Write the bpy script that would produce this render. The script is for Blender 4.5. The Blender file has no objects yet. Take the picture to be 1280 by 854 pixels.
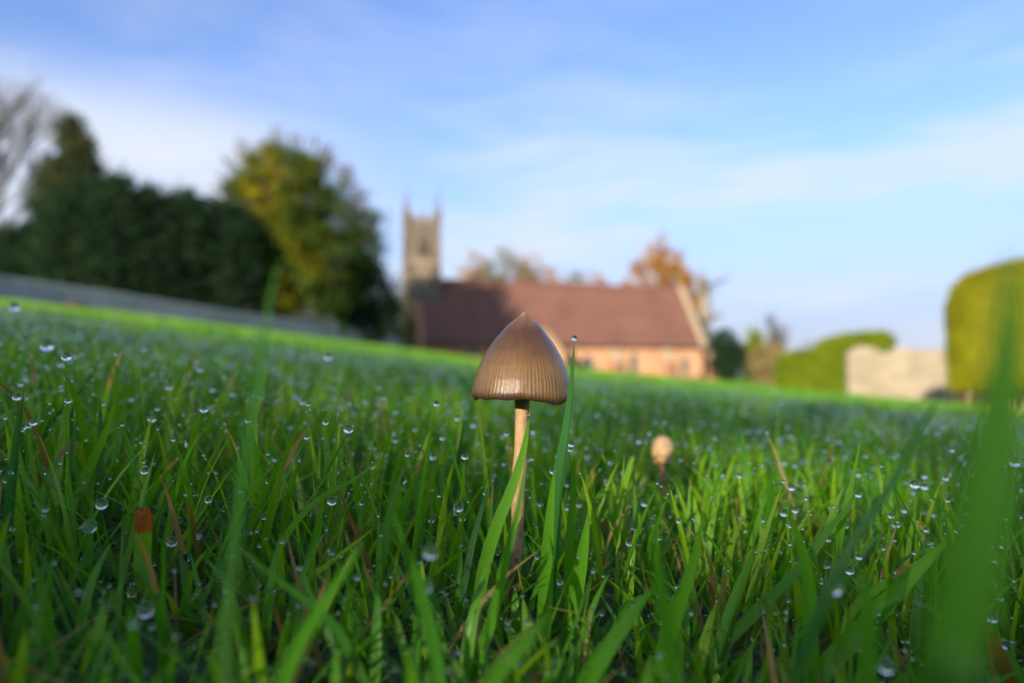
import bpy, math, random
import numpy as np
from mathutils import Vector, Matrix, noise

random.seed(7)
rng = np.random.default_rng(7)
R = math.radians
S = bpy.context.scene
COL = S.collection

# ------------------------------------------------------------------ camera
CAM_H = 0.055
FPX = 853.0
PITCH = math.atan(38 / FPX)
FOCUS = 0.139
cd = bpy.data.cameras.new('camera')
cam = bpy.data.objects.new('camera', cd)
COL.objects.link(cam)
cam.location = (0, 0, CAM_H)
cam.rotation_euler = (R(90) + PITCH, 0, 0)
cd.sensor_width = 36
cd.lens = 36 * FPX / 1280
cd.clip_start = 0.004
cd.clip_end = 3000
cd.dof.use_dof = True
cd.dof.focus_distance = FOCUS
cd.dof.aperture_fstop = 9.5
cd.dof.aperture_blades = 0
S.camera = cam

# ------------------------------------------------------------------ light
SUN_EL, SUN_XY = 15.0, (-0.46, -0.888)
SHOOT_SEED = 2
SUN_STRENGTH = 3.6
SKY_STRENGTH = 0.12
S.view_settings.view_transform = 'Standard'
S.view_settings.look = 'None'
S.view_settings.gamma = 1.0
S.view_settings.exposure = 1.6
S.cycles.use_denoising = True
S.cycles.use_adaptive_sampling = False
S.cycles.max_bounces = 10
S.cycles.transmission_bounces = 8
S.cycles.transparent_max_bounces = 8
S.cycles.diffuse_bounces = 4
S.cycles.caustics_reflective = False
S.cycles.caustics_refractive = False
S.cycles.sample_clamp_indirect = 8

sl = bpy.data.lights.new('sun', 'SUN')
sl.energy = SUN_STRENGTH
sl.angle = R(0.5)
sl.color = (1.0, 0.86, 0.68)
sun = bpy.data.objects.new('sun', sl)
COL.objects.link(sun)
_h = Vector((SUN_XY[0], SUN_XY[1], 0)).normalized()
SUN_DIR = Vector((_h.x * math.cos(R(SUN_EL)), _h.y * math.cos(R(SUN_EL)), math.sin(R(SUN_EL))))
sun.rotation_euler = SUN_DIR.to_track_quat('Z', 'Y').to_euler()
sun.location = SUN_DIR * 50


class NT:
    """small helper around a node tree"""
    def __init__(self, tree):
        self.t = tree
        tree.nodes.clear()

    def n(self, typ, ins=None, **kw):
        nd = self.t.nodes.new(typ)
        for k, v in kw.items():
            setattr(nd, k, v)
        for k, v in (ins or {}).items():
            sock = nd.inputs[k]
            if isinstance(v, bpy.types.NodeSocket):
                self.t.links.new(v, sock)
            else:
                sock.default_value = v
        return nd

    def math(self, op, a, b=0.0, c=None, clamp=False):
        nd = self.t.nodes.new('ShaderNodeMath')
        nd.operation = op
        nd.use_clamp = clamp
        for i, v in enumerate([a, b] + ([c] if c is not None else [])):
            if isinstance(v, bpy.types.NodeSocket):
                self.t.links.new(v, nd.inputs[i])
            else:
                nd.inputs[i].default_value = v
        return nd.outputs[0]

    def mix(self, fac, a, b, blend='MIX'):
        nd = self.t.nodes.new('ShaderNodeMix')
        nd.data_type = 'RGBA'
        nd.blend_type = blend
        for sock, v in ((nd.inputs[0], fac), (nd.inputs[6], a), (nd.inputs[7], b)):
            if isinstance(v, bpy.types.NodeSocket):
                self.t.links.new(v, sock)
            else:
                if isinstance(v, (tuple, list)) and len(v) == 3:
                    v = (*v, 1)
                sock.default_value = v
        return nd.outputs[2]

    def ramp(self, fac, stops, interp='LINEAR'):
        nd = self.t.nodes.new('ShaderNodeValToRGB')
        cr = nd.color_ramp
        cr.interpolation = interp
        while len(cr.elements) < len(stops):
            cr.elements.new(0.5)
        for e, (p, c) in zip(cr.elements, stops):
            e.position = p
            e.color = (*c, 1) if len(c) == 3 else c
        self.t.links.new(fac, nd.inputs[0])
        return nd.outputs[0]

    def noise(self, vec, scale, detail=3, rough=0.55, dist=0.0):
        nd = self.n('ShaderNodeTexNoise', {'Scale': scale, 'Detail': detail, 'Roughness': rough, 'Distortion': dist})
        if vec is not None:
            self.t.links.new(vec, nd.inputs['Vector'])
        return nd.outputs['Fac']

    def maprange(self, v, a, b, c=0.0, d=1.0, smooth=True):
        nd = self.n('ShaderNodeMapRange', {'From Min': a, 'From Max': b, 'To Min': c, 'To Max': d})
        if smooth:
            nd.interpolation_type = 'SMOOTHSTEP'
        self.t.links.new(v, nd.inputs['Value'])
        return nd.outputs['Result']


# ------------------------------------------------------------------ sky
W = bpy.data.worlds.new('World')
S.world = W
W.use_nodes = True
w = NT(W.node_tree)
sky = w.n('ShaderNodeTexSky', sky_type='NISHITA', sun_disc=False)
sky.sun_elevation = R(SUN_EL)
sky.sun_rotation = math.atan2(SUN_XY[0], SUN_XY[1]) % (2 * math.pi)
sky.altitude = 100
sky.air_density = 1.0
sky.dust_density = 1.6
sky.ozone_density = 3.0
tc = w.n('ShaderNodeTexCoord')
sep = w.n('ShaderNodeSeparateXYZ', {0: tc.outputs['Generated']})
azi = w.math('ARCTAN2', sep.outputs['X'], sep.outputs['Y'])
ele = w.math('ARCSINE', sep.outputs['Z'])
comb = w.n('ShaderNodeCombineXYZ', {'X': azi, 'Y': ele, 'Z': 0.0})
warp = w.n('ShaderNodeTexNoise', {'Vector': comb.outputs[0], 'Scale': 1.6, 'Detail': 3.0})
wv = w.n('ShaderNodeVectorMath', {0: comb.outputs[0], 1: w.n('ShaderNodeVectorMath', {0: warp.outputs['Color'], 1: (0.16, 0.16, 0.0)}, operation='MULTIPLY').outputs[0]}, operation='ADD').outputs[0]
# long thin streaks of cirrus climbing to the right, and a second set falling to the right high in the west
mp = w.n('ShaderNodeMapping', {'Vector': wv, 'Rotation': (0, 0, R(-17)), 'Scale': (1.3, 8.0, 1.0), 'Location': (0.35, 0.6, 0)})
s1 = w.noise(mp.outputs[0], 1.5, 7, 0.58, 0.2)
mp2 = w.n('ShaderNodeMapping', {'Vector': wv, 'Rotation': (0, 0, R(24)), 'Scale': (1.3, 5.0, 1.0), 'Location': (2.2, 0.4, 0)})
s2 = w.noise(mp2.outputs[0], 1.6, 7, 0.58, 0.2)
eastw = w.maprange(azi, -0.35, 0.05)
streak = w.math('ADD', w.math('MULTIPLY', s1, eastw), w.math('MULTIPLY', s2, w.math('SUBTRACT', 1.0, eastw)))
mp3 = w.n('ShaderNodeMapping', {'Vector': comb.outputs[0], 'Rotation': (0, 0, R(-17)), 'Scale': (0.8, 2.4, 1.0), 'Location': (1.3, 0.15, 0)})
soft = w.noise(mp3.outputs[0], 1.5, 4, 0.5, 0.2)
dens = w.math('MULTIPLY', w.maprange(streak, 0.36, 0.66), w.maprange(soft, 0.30, 0.56))
# one long streak rising to the right behind the tower
line = w.math('ADD', w.math('MULTIPLY', azi, 0.19), 0.175)
off = w.math('ABSOLUTE', w.math('SUBTRACT', w.math('ADD', ele, w.math('MULTIPLY', w.math('SUBTRACT', soft, 0.5), 0.10)), line))
band = w.math('MULTIPLY', w.maprange(off, 0.085, 0.0), w.math('MULTIPLY', w.maprange(azi, -0.30, -0.12), w.maprange(azi, 0.75, 0.30)))
band = w.math('MULTIPLY', band, w.maprange(s1, 0.36, 0.62, 0.0, 1.0))
dens = w.math('MAXIMUM', w.math('MULTIPLY', dens, w.maprange(ele, 0.42, 0.26, 0.30, 1.0)), band)
# thin white bank low in the west
west = w.maprange(azi, 0.02, -0.45, 0.0, 1.0)
low = w.maprange(ele, 0.43, 0.27, 0.0, 1.0)
bank = w.math('MULTIPLY', w.math('MULTIPLY', west, low), w.maprange(streak, 0.30, 0.66, 0.30, 1.0))
hz = w.maprange(sep.outputs['Z'], 0.36, 0.02, 0.0, 0.85)
fac = w.math('MAXIMUM', w.math('MULTIPLY', dens, 0.78), w.math('MULTIPLY', bank, 1.0))
CLOUD = (2.25, 2.42, 2.75)
skyc = w.mix(1.0, sky.outputs[0], (0.73, 0.715, 0.87), 'MULTIPLY')
col = w.mix(fac, w.mix(hz, skyc, (1.42, 1.64, 2.32)), CLOUD)
bg = w.n('ShaderNodeBackground', {'Color': col, 'Strength': SKY_STRENGTH})
w.n('ShaderNodeOutputWorld', {'Surface': bg.outputs[0]})


# ------------------------------------------------------------------ helpers
def gz(x, y):
    """height of the ground (numpy arrays or numbers)"""
    x = np.clip(np.asarray(x, float), -70, 70)
    y = np.clip(np.asarray(y, float), -30, 75)
    s = np.where(x < 0, -0.126 * x, -0.095 * x)
    bump = 0.03 * np.sin(x * 0.55 + 1.0) * np.sin(y * 0.4) * np.clip(np.hypot(x, y) / 6, 0, 1)
    micro = 0.0025 * (np.sin(x * 21 + 2) * np.sin(y * 17) + np.sin(x * 43) * np.sin(y * 37 + 1)) * np.clip(np.hypot(x, y) * 2, 0, 1)
    return s + 0.0145 * y + bump + micro


def ray(px, py):
    u, v = (px - 640) / FPX, (427 - py) / FPX
    c, s = math.cos(PITCH), math.sin(PITCH)
    return Vector((u, c - v * s, s + v * c))


def P(px, py, d):
    """the point seen at photo position px, py, at a distance d along the ground"""
    r = ray(px, py)
    return Vector((0, 0, CAM_H)) + r * (d / r.y)


def tag(o, label=None, cat=None, group=None, kind=None):
    if label: o['label'] = label
    if cat: o['category'] = cat
    if group: o['group'] = group
    if kind: o['kind'] = kind
    return o


def empty(name, loc=(0, 0, 0), rz=0.0):
    o = bpy.data.objects.new(name, None)
    COL.objects.link(o)
    o.empty_display_size = 0.05
    o.location = loc
    o.rotation_euler = (0, 0, rz)
    return o


def link(name, me, mat=None, parent=None, loc=None):
    o = bpy.data.objects.new(name, me)
    COL.objects.link(o)
    if mat is not None and len(me.materials) == 0:
        me.materials.append(mat)
    if parent is not None:
        o.parent = parent
    if loc is not None:
        o.location = loc
    return o


def mesh_np(name, verts, tris=None, quads=None, smooth=False, attrs=None, uv=None):
    """fast mesh from numpy arrays"""
    me = bpy.data.meshes.new(name)
    v = np.asarray(verts, np.float32).reshape(-1, 3)
    loops, starts = [], []
    n = 0
    if quads is not None and len(quads):
        q = np.asarray(quads, np.int32)
        loops.append(q.ravel()); starts.append(np.arange(len(q)) * 4 + n); n += q.size
    if tris is not None and len(tris):
        t = np.asarray(tris, np.int32)
        loops.append(t.ravel()); starts.append(np.arange(len(t)) * 3 + n); n += t.size
    loops = np.concatenate(loops); starts = np.concatenate(starts).astype(np.int32)
    me.vertices.add(len(v)); me.vertices.foreach_set('co', v.ravel())
    me.loops.add(len(loops)); me.loops.foreach_set('vertex_index', loops.astype(np.int32))
    me.polygons.add(len(starts)); me.polygons.foreach_set('loop_start', starts)
    me.update(calc_edges=True)
    if smooth:
        me.shade_smooth()
    for k, a in (attrs or {}).items():
        at = me.attributes.new(k, 'FLOAT_COLOR', 'POINT')
        a = np.asarray(a, np.float32)
        at.data.foreach_set('color', a.ravel())
    if uv is not None:
        lay = me.uv_layers.new(name='UVMap')
        lay.data.foreach_set('uv', np.asarray(uv, np.float32)[loops].ravel())
    return me


class MB:
    """collects boxes, prisms and tubes into one mesh"""
    def __init__(self):
        self.v, self.f = [], []

    def add(self, vs, fs):
        b = len(self.v)
        self.v += [tuple(v) for v in vs]
        self.f += [tuple(b + i for i in f) for f in fs]
        return self

    def box(self, x0, x1, y0, y1, z0, z1, taper=0.0):
        t = taper
        return self.add([(x0, y0, z0), (x1, y0, z0), (x1, y1, z0), (x0, y1, z0),
                         (x0 + t, y0 + t, z1), (x1 - t, y0 + t, z1), (x1 - t, y1 - t, z1), (x0 + t, y1 - t, z1)],
                        [(0, 3, 2, 1), (4, 5, 6, 7), (0, 1, 5, 4), (1, 2, 6, 5), (2, 3, 7, 6), (3, 0, 4, 7)])

    def prism(self, pts, y0, y1):
        """outline pts in x,z pushed from y0 to y1"""
        n = len(pts)
        return self.add([(x, y0, z) for x, z in pts] + [(x, y1, z) for x, z in pts],
                        [tuple(range(n)), tuple(range(2 * n - 1, n - 1, -1))] +
                        [(i, i + n, (i + 1) % n + n, (i + 1) % n) for i in range(n)])

    def tube(self, pts, radii, k=6):
        pts = [Vector(p) for p in pts]
        b = len(self.v)
        up = Vector((0.31, 0.17, 1)).normalized()
        for i, p in enumerate(pts):
            t = (pts[min(i + 1, len(pts) - 1)] - pts[max(i - 1, 0)]).normalized()
            a = t.cross(up if abs(t.dot(up)) < 0.95 else Vector((1, 0, 0))).normalized()
            c = t.cross(a)
            for j in range(k):
                an = 2 * math.pi * j / k
                self.v.append(tuple(p + (a * math.cos(an) + c * math.sin(an)) * radii[i]))
        for i in range(len(pts) - 1):
            for j in range(k):
                self.f.append((b + i * k + j, b + i * k + (j + 1) % k, b + (i + 1) * k + (j + 1) % k, b + (i + 1) * k + j))
        self.f.append(tuple(b + j for j in range(k))[::-1])
        self.f.append(tuple(b + (len(pts) - 1) * k + j for j in range(k)))
        return self

    def build(self, name, mat, parent=None, smooth=False, bevel=0.0):
        me = bpy.data.meshes.new(name)
        me.from_pydata(self.v, [], self.f)
        me.update()
        if smooth:
            me.shade_smooth()
        o = link(name, me, mat, parent)
        if bevel:
            m = o.modifiers.new('bevel', 'BEVEL')
            m.width = bevel
            m.segments = 2
            m.limit_method = 'ANGLE'
        return o


# ------------------------------------------------------------------ materials
def new_mat(name):
    m = bpy.data.materials.new(name)
    m.use_nodes = True
    return m, NT(m.node_tree)


def out(t, shader):
    t.n('ShaderNodeOutputMaterial', {'Surface': shader})


def bump(t, h, strength, dist):
    return t.n('ShaderNodeBump', {'Height': h, 'Strength': strength, 'Distance': dist}).outputs[0]


def mat_grass():
    """blade_info: r random, g along the blade, b dryness, a wetness"""
    m, t = new_mat('grass_blade')
    at = t.n('ShaderNodeAttribute', attribute_name='blade_info')
    sp = t.n('ShaderNodeSeparateColor', {0: at.outputs['Color']})
    rnd, along, dry = sp.outputs[0], sp.outputs[1], sp.outputs[2]
    green = t.ramp(rnd, [(0.0, (0.026, 0.135, 0.028)), (0.35, (0.072, 0.265, 0.011)), (0.65, (0.110, 0.320, 0.010)), (1.0, (0.235, 0.405, 0.014))])
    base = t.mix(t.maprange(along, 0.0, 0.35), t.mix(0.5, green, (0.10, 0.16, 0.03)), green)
    drycol = t.mix(t.maprange(rnd, 0.2, 0.8), (0.25, 0.125, 0.040), (0.42, 0.28, 0.09))
    drycol = t.mix(at.outputs['Alpha'], (0.34, 0.085, 0.014), drycol)
    uv = t.n('ShaderNodeUVMap')
    su = t.n('ShaderNodeSeparateXYZ', {0: uv.outputs[0]})
    spot = t.noise(uv.outputs[0], 9.0, 4, 0.6)
    dfac = t.maprange(t.math('ADD', dry, t.math('MULTIPLY', t.math('SUBTRACT', spot, 0.5), 0.55)), 0.42, 0.58)
    c = t.mix(dfac, base, drycol)
    veins = t.math('SINE', t.math('MULTIPLY', su.outputs[0], 44.0))
    c = t.mix(t.maprange(veins, -1, 1, 0.0, 0.22), c, t.mix(0.5, c, (0.10, 0.24, 0.03)))
    nrm = bump(t, veins, 0.55, 0.00008)
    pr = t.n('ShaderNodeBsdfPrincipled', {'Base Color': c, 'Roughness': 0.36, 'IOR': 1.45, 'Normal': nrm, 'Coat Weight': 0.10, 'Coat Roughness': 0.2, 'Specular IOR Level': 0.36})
    tcx = t.mix(1.0, c, (1.55, 1.45, 0.55), 'MULTIPLY')
    tr = t.n('ShaderNodeBsdfTranslucent', {'Color': tcx})
    mx = t.n('ShaderNodeMixShader', {0: 0.46, 1: pr.outputs[0], 2: tr.outputs[0]})
    out(t, mx.outputs[0])
    return m


def mat_water():
    m, t = new_mat('dew_water')
    g = t.n('ShaderNodeBsdfGlass', {'Color': (1, 1, 1, 1), 'Roughness': 0.0, 'IOR': 1.333})
    out(t, g.outputs[0])
    return m


def mat_soil():
    m, t = new_mat('lawn_ground')
    geo = t.n('ShaderNodeNewGeometry')
    pos = geo.outputs['Position']
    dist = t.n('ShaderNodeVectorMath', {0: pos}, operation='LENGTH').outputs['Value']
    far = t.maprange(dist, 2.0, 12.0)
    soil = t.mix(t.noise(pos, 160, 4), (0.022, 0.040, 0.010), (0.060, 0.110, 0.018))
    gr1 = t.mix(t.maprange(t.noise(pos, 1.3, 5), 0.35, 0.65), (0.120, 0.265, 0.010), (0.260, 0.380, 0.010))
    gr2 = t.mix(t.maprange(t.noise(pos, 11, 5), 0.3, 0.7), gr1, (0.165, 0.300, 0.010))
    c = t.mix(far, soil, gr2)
    h = t.math('ADD', t.noise(pos, 60, 5), t.noise(pos, 14, 3))
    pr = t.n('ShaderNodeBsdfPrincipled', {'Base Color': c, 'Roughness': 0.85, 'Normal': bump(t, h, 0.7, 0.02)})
    out(t, pr.outputs[0])
    return m


def mat_leaf(name, stops, trans=0.3, rough=0.8):
    m, t = new_mat(name)
    at = t.n('ShaderNodeAttribute', attribute_name='blade_info')
    sp = t.n('ShaderNodeSeparateColor', {0: at.outputs['Color']})
    c = t.ramp(sp.outputs[0], stops)
    pr = t.n('ShaderNodeBsdfPrincipled', {'Base Color': c, 'Roughness': rough, 'Specular IOR Level': 0.15})
    tr = t.n('ShaderNodeBsdfTranslucent', {'Color': t.mix(1.0, c, (1.3, 1.3, 0.6), 'MULTIPLY')})
    mx = t.n('ShaderNodeMixShader', {0: trans, 1: pr.outputs[0], 2: tr.outputs[0]})
    out(t, mx.outputs[0])
    return m


def mat_masonry(name, c1, c2, mortar, bw, bh, rough=0.85, stain=0.4, mix_scale=0.8):
    m, t = new_mat(name)
    tcn = t.n('ShaderNodeTexCoord')
    v = tcn.outputs['Object']
    s = t.n('ShaderNodeSeparateXYZ', {0: v})
    cc = t.n('ShaderNodeCombineXYZ', {'X': t.math('ADD', s.outputs[0], s.outputs[1]), 'Y': s.outputs[2], 'Z': 0.0})
    br = t.n('ShaderNodeTexBrick', {'Vector': cc.outputs[0], 'Color1': (*c1, 1), 'Color2': (*c2, 1), 'Mortar': (*mortar, 1),
                                    'Scale': 1.0, 'Mortar Size': bh * 0.12, 'Brick Width': bw, 'Row Height': bh, 'Bias': 0.0, 'Mortar Smooth': 0.3})
    big = t.maprange(t.noise(v, mix_scale, 4), 0.35, 0.65)
    dark = t.mix(1.0, br.outputs['Color'], (0.62, 0.60, 0.58), 'MULTIPLY')
    c = t.mix(t.math('MULTIPLY', big, stain), br.outputs['Color'], dark)
    h = t.math('ADD', t.math('MULTIPLY', br.outputs['Fac'], -0.7), t.math('MULTIPLY', t.noise(v, 14, 4), 0.5))
    pr = t.n('ShaderNodeBsdfPrincipled', {'Base Color': c, 'Roughness': rough, 'Normal': bump(t, h, 0.6, 0.02)})
    out(t, pr.outputs[0])
    return m


def mat_plain(name, c, c2=None, scale=6.0, rough=0.7, bumpd=0.01):
    m, t = new_mat(name)
    v = t.n('ShaderNodeTexCoord').outputs['Object']
    n = t.noise(v, scale, 5)
    col = t.mix(t.maprange(n, 0.3, 0.7), c, c2 or tuple(x * 0.6 for x in c))
    pr = t.n('ShaderNodeBsdfPrincipled', {'Base Color': col, 'Roughness': rough, 'Normal': bump(t, n, 0.5, bumpd)})
    out(t, pr.outputs[0])
    return m


def mat_cap():
    """uv.x round the cap, uv.y from tip (0) to rim (1)"""
    m, t = new_mat('mushroom_cap')
    uv = t.n('ShaderNodeUVMap')
    s = t.n('ShaderNodeSeparateXYZ', {0: uv.outputs[0]})
    u, v = s.outputs[0], s.outputs[1]
    ang = t.math('MULTIPLY', u, 2 * math.pi)
    cv = t.n('ShaderNodeCombineXYZ', {'X': t.math('MULTIPLY', t.math('COSINE', ang), 9.0), 'Y': t.math('MULTIPLY', t.math('SINE', ang), 9.0), 'Z': t.math('MULTIPLY', v, 1.7)})
    fib = t.noise(cv.outputs[0], 3.2, 6, 0.68)
    cv2 = t.n('ShaderNodeCombineXYZ', {'X': t.math('MULTIPLY', t.math('COSINE', ang), 2.0), 'Y': t.math('MULTIPLY', t.math('SINE', ang), 2.0), 'Z': t.math('MULTIPLY', v, 6.0)})
    blot = t.noise(cv2.outputs[0], 1.1, 5, 0.6)
    wob = t.math('MULTIPLY', t.noise(cv.outputs[0], 0.9, 3), 9.0)
    ribs = t.math('SINE', t.math('ADD', t.math('MULTIPLY', ang, 78.0), wob))
    ribmask = t.math('MULTIPLY', t.maprange(v, 0.50, 0.78), t.maprange(blot, 0.25, 0.6, 0.45, 1.0))
    rib01 = t.maprange(ribs, -0.8, 0.6)
    c = t.ramp(t.math('ADD', v, t.math('MULTIPLY', t.math('SUBTRACT', blot, 0.5), 0.22)),
               [(0.0, (0.50, 0.32, 0.15)), (0.06, (0.30, 0.14, 0.045)), (0.28, (0.095, 0.045, 0.017)), (0.48, (0.118, 0.058, 0.019)),
                (0.68, (0.205, 0.112, 0.024)), (0.88, (0.190, 0.100, 0.021)), (0.945, (0.10, 0.055, 0.030)), (1.0, (0.035, 0.026, 0.028))])
    c = t.mix(t.math('MULTIPLY', t.maprange(fib, 0.35, 0.68), 0.42), c, t.mix(1.0, c, (0.38, 0.34, 0.36), 'MULTIPLY'))
    dk = t.mix(1.0, c, (0.42, 0.36, 0.30), 'MULTIPLY')
    c = t.mix(t.math('MULTIPLY', ribmask, t.math('MULTIPLY', t.math('SUBTRACT', 1.0, rib01), 0.42)), c, dk)
    h = t.math('ADD', t.math('MULTIPLY', t.math('MULTIPLY', rib01, ribmask), 0.32), t.math('MULTIPLY', fib, 0.9))
    micro = t.noise(cv.outputs[0], 14, 3, 0.7)
    h = t.math('ADD', h, t.math('MULTIPLY', micro, 0.35))
    nrm = bump(t, h, 0.75, 0.00026)
    rough = t.maprange(blot, 0.3, 0.7, 0.30, 0.48)
    pr = t.n('ShaderNodeBsdfPrincipled', {'Base Color': c, 'Roughness': rough, 'IOR': 1.42, 'Normal': nrm,
                                          'Specular IOR Level': 0.35, 'Coat Weight': 0.7, 'Coat Roughness': 0.24, 'Coat IOR': 1.42, 'Coat Normal': bump(t, h, 0.28, 0.00026),
                                          'Sheen Weight': 0.0, 'Sheen Roughness': 0.35, 'Sheen Tint': (0.8, 0.85, 1.0, 1),
                                          'Subsurface Weight': 0.25, 'Subsurface Radius': (0.6, 0.3, 0.12), 'Subsurface Scale': 0.0012})
    out(t, pr.outputs[0])
    return m


def mat_stem(name='mushroom_stem', c1=(0.54, 0.35, 0.17), c2=(0.38, 0.21, 0.10)):
    m, t = new_mat(name)
    v = t.n('ShaderNodeTexCoord').outputs['Object']
    mpn = t.n('ShaderNodeMapping', {'Vector': v, 'Scale': (1, 1, 0.06)})
    fib = t.noise(mpn.outputs[0], 5200, 5, 0.65)
    s = t.n('ShaderNodeSeparateXYZ', {0: v})
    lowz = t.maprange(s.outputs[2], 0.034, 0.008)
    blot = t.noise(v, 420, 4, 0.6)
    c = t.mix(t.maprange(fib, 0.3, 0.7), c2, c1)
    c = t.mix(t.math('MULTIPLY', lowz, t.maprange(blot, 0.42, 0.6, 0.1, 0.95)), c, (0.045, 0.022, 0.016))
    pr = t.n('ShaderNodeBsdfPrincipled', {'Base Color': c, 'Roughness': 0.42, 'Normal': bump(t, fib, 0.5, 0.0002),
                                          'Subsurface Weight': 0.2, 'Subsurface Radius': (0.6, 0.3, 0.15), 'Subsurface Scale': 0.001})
    out(t, pr.outputs[0])
    return m


M = {}
M['grass'] = mat_grass()
M['water'] = mat_water()
M['ground'] = mat_soil()
M['cap'] = mat_cap()
M['stem'] = mat_stem()
M['gill'] = mat_plain('mushroom_gill', (0.06, 0.04, 0.045), (0.03, 0.02, 0.02), 900, 0.7, 0.0001)
M['bud'] = mat_plain('mushroom_bud', (0.70, 0.44, 0.20), (0.58, 0.33, 0.13), 400, 0.45, 0.0001)
M['orange_bud'] = mat_plain('orange_bud', (0.50, 0.14, 0.035), (0.36, 0.09, 0.02), 400, 0.45, 0.0001)
M['yew'] = mat_leaf('yew_leaves', [(0.0, (0.018, 0.040, 0.012)), (0.40, (0.045, 0.085, 0.012)), (0.58, (0.125, 0.135, 0.008)), (1.0, (0.330, 0.265, 0.012))])
M['dark_conifer'] = mat_leaf('conifer_leaves', [(0.0, (0.009, 0.026, 0.014)), (0.6, (0.016, 0.042, 0.017)), (1.0, (0.032, 0.060, 0.020))])
M['brown_conifer'] = mat_leaf('tall_conifer_leaves', [(0.0, (0.016, 0.034, 0.018)), (0.6, (0.045, 0.065, 0.024)), (1.0, (0.120, 0.095, 0.035))])
M['autumn'] = mat_leaf('autumn_leaves', [(0.0, (0.16, 0.070, 0.020)), (0.5, (0.36, 0.175, 0.035)), (1.0, (0.55, 0.340, 0.070))])
M['olive'] = mat_leaf('olive_leaves', [(0.0, (0.05, 0.075, 0.015)), (0.5, (0.14, 0.150, 0.020)), (1.0, (0.36, 0.200, 0.040))])
M['hedge'] = mat_leaf('golden_hedge_leaves', [(0.0, (0.110, 0.120, 0.006)), (0.5, (0.235, 0.240, 0.008)), (1.0, (0.380, 0.350, 0.012))])
M['green_hedge'] = mat_leaf('green_hedge_leaves', [(0.0, (0.07, 0.110, 0.006)), (0.5, (0.160, 0.220, 0.010)), (1.0, (0.270, 0.310, 0.014))])
M['shrub'] = mat_leaf('pale_shrub_leaves', [(0.0, (0.12, 0.095, 0.045)), (0.5, (0.250, 0.190, 0.090)), (1.0, (0.330, 0.290, 0.110))])
M['bark'] = mat_plain('bark', (0.13, 0.095, 0.07), (0.06, 0.045, 0.035), 9, 0.9, 0.03)
M['pale_bark'] = mat_plain('pale_bark', (0.42, 0.34, 0.24), (0.22, 0.17, 0.12), 7, 0.9, 0.03)
M['twig'] = mat_plain('bare_twigs', (0.085, 0.075, 0.072), (0.05, 0.045, 0.042), 9, 0.9, 0.01)
M['brick'] = mat_masonry('church_brick', (0.56, 0.265, 0.125), (0.46, 0.185, 0.085), (0.48, 0.36, 0.24), 0.22, 0.075, stain=0.5)
M['redbrick'] = mat_masonry('church_red_brick', (0.36, 0.135, 0.075), (0.28, 0.095, 0.055), (0.36, 0.28, 0.2), 0.22, 0.075)
M['tower'] = mat_masonry('tower_stone', (0.165, 0.140, 0.105), (0.120, 0.100, 0.076), (0.15, 0.12, 0.085), 0.55, 0.28, stain=0.7)
M['pale_stone'] = mat_plain('dressed_stone', (0.38, 0.30, 0.20), (0.28, 0.22, 0.145), 5, 0.8, 0.01)
M['roof'] = mat_masonry('clay_roof_tile', (0.225, 0.100, 0.062), (0.160, 0.070, 0.047), (0.07, 0.034, 0.028), 0.18, 0.11, stain=0.55, mix_scale=0.5)
M['glass'] = None
M['grey_wall'] = mat_masonry('grey_stone', (0.40, 0.40, 0.43), (0.31, 0.31, 0.33), (0.19, 0.19, 0.20), 0.42, 0.16, stain=0.5)
M['cream_wall'] = mat_masonry('cream_stone', (0.29, 0.245, 0.17), (0.225, 0.19, 0.13), (0.225, 0.19, 0.13), 0.55, 0.24, stain=0.5, mix_scale=1.6)
M['mole'] = mat_plain('mole_soil', (0.085, 0.042, 0.028), (0.045, 0.022, 0.016), 14, 0.95, 0.03)
M['door'] = mat_plain('oak_door', (0.05, 0.03, 0.022), (0.03, 0.018, 0.014), 5, 0.6, 0.005)
m, t = new_mat('window_glass')
out(t, t.n('ShaderNodeBsdfPrincipled', {'Base Color': (0.03, 0.035, 0.05, 1), 'Roughness': 0.12, 'IOR': 1.5}).outputs[0])
M['glass'] = m
m, t = new_mat('insect_wing')
out(t, t.n('ShaderNodeMixShader', {0: 0.55, 1: t.n('ShaderNodeBsdfPrincipled', {'Base Color': (0.6, 0.62, 0.65, 1), 'Roughness': 0.2}).outputs[0],
                                   2: t.n('ShaderNodeBsdfTransparent').outputs[0]}).outputs[0])
M['wing'] = m
M['insect'] = mat_plain('insect_body', (0.02, 0.018, 0.02), (0.05, 0.04, 0.04), 3000, 0.4, 0.00005)

# ------------------------------------------------------------------ ground
def build_ground():
    rad = np.concatenate([[0.0], np.geomspace(0.03, 1200, 150)])
    K = 192
    ang = np.linspace(0, 2 * math.pi, K, endpoint=False)
    xx = rad[1:, None] * np.sin(ang)[None]
    yy = rad[1:, None] * np.cos(ang)[None]
    v = np.stack([xx, yy, gz(xx, yy)], -1).reshape(-1, 3)
    v = np.vstack([[[0, 0, float(gz(0, 0))]], v])
    n = len(rad) - 1
    i = np.arange(n - 1)[:, None] * K + 1
    j = np.arange(K)[None]
    j2 = (j + 1) % K
    q = np.stack([i + j, i + j2, i + K + j2, i + K + j], -1).reshape(-1, 4)[:, ::-1]
    tr = np.stack([np.zeros(K, int), 1 + np.arange(K), 1 + (np.arange(K) + 1) % K], -1)[:, ::-1]
    me = mesh_np('ground', v, tris=tr, quads=q, smooth=True)
    o = link('ground', me, M['ground'])
    tag(o, 'sloping churchyard ground under the dewy lawn', kind='structure')


build_ground()


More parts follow.
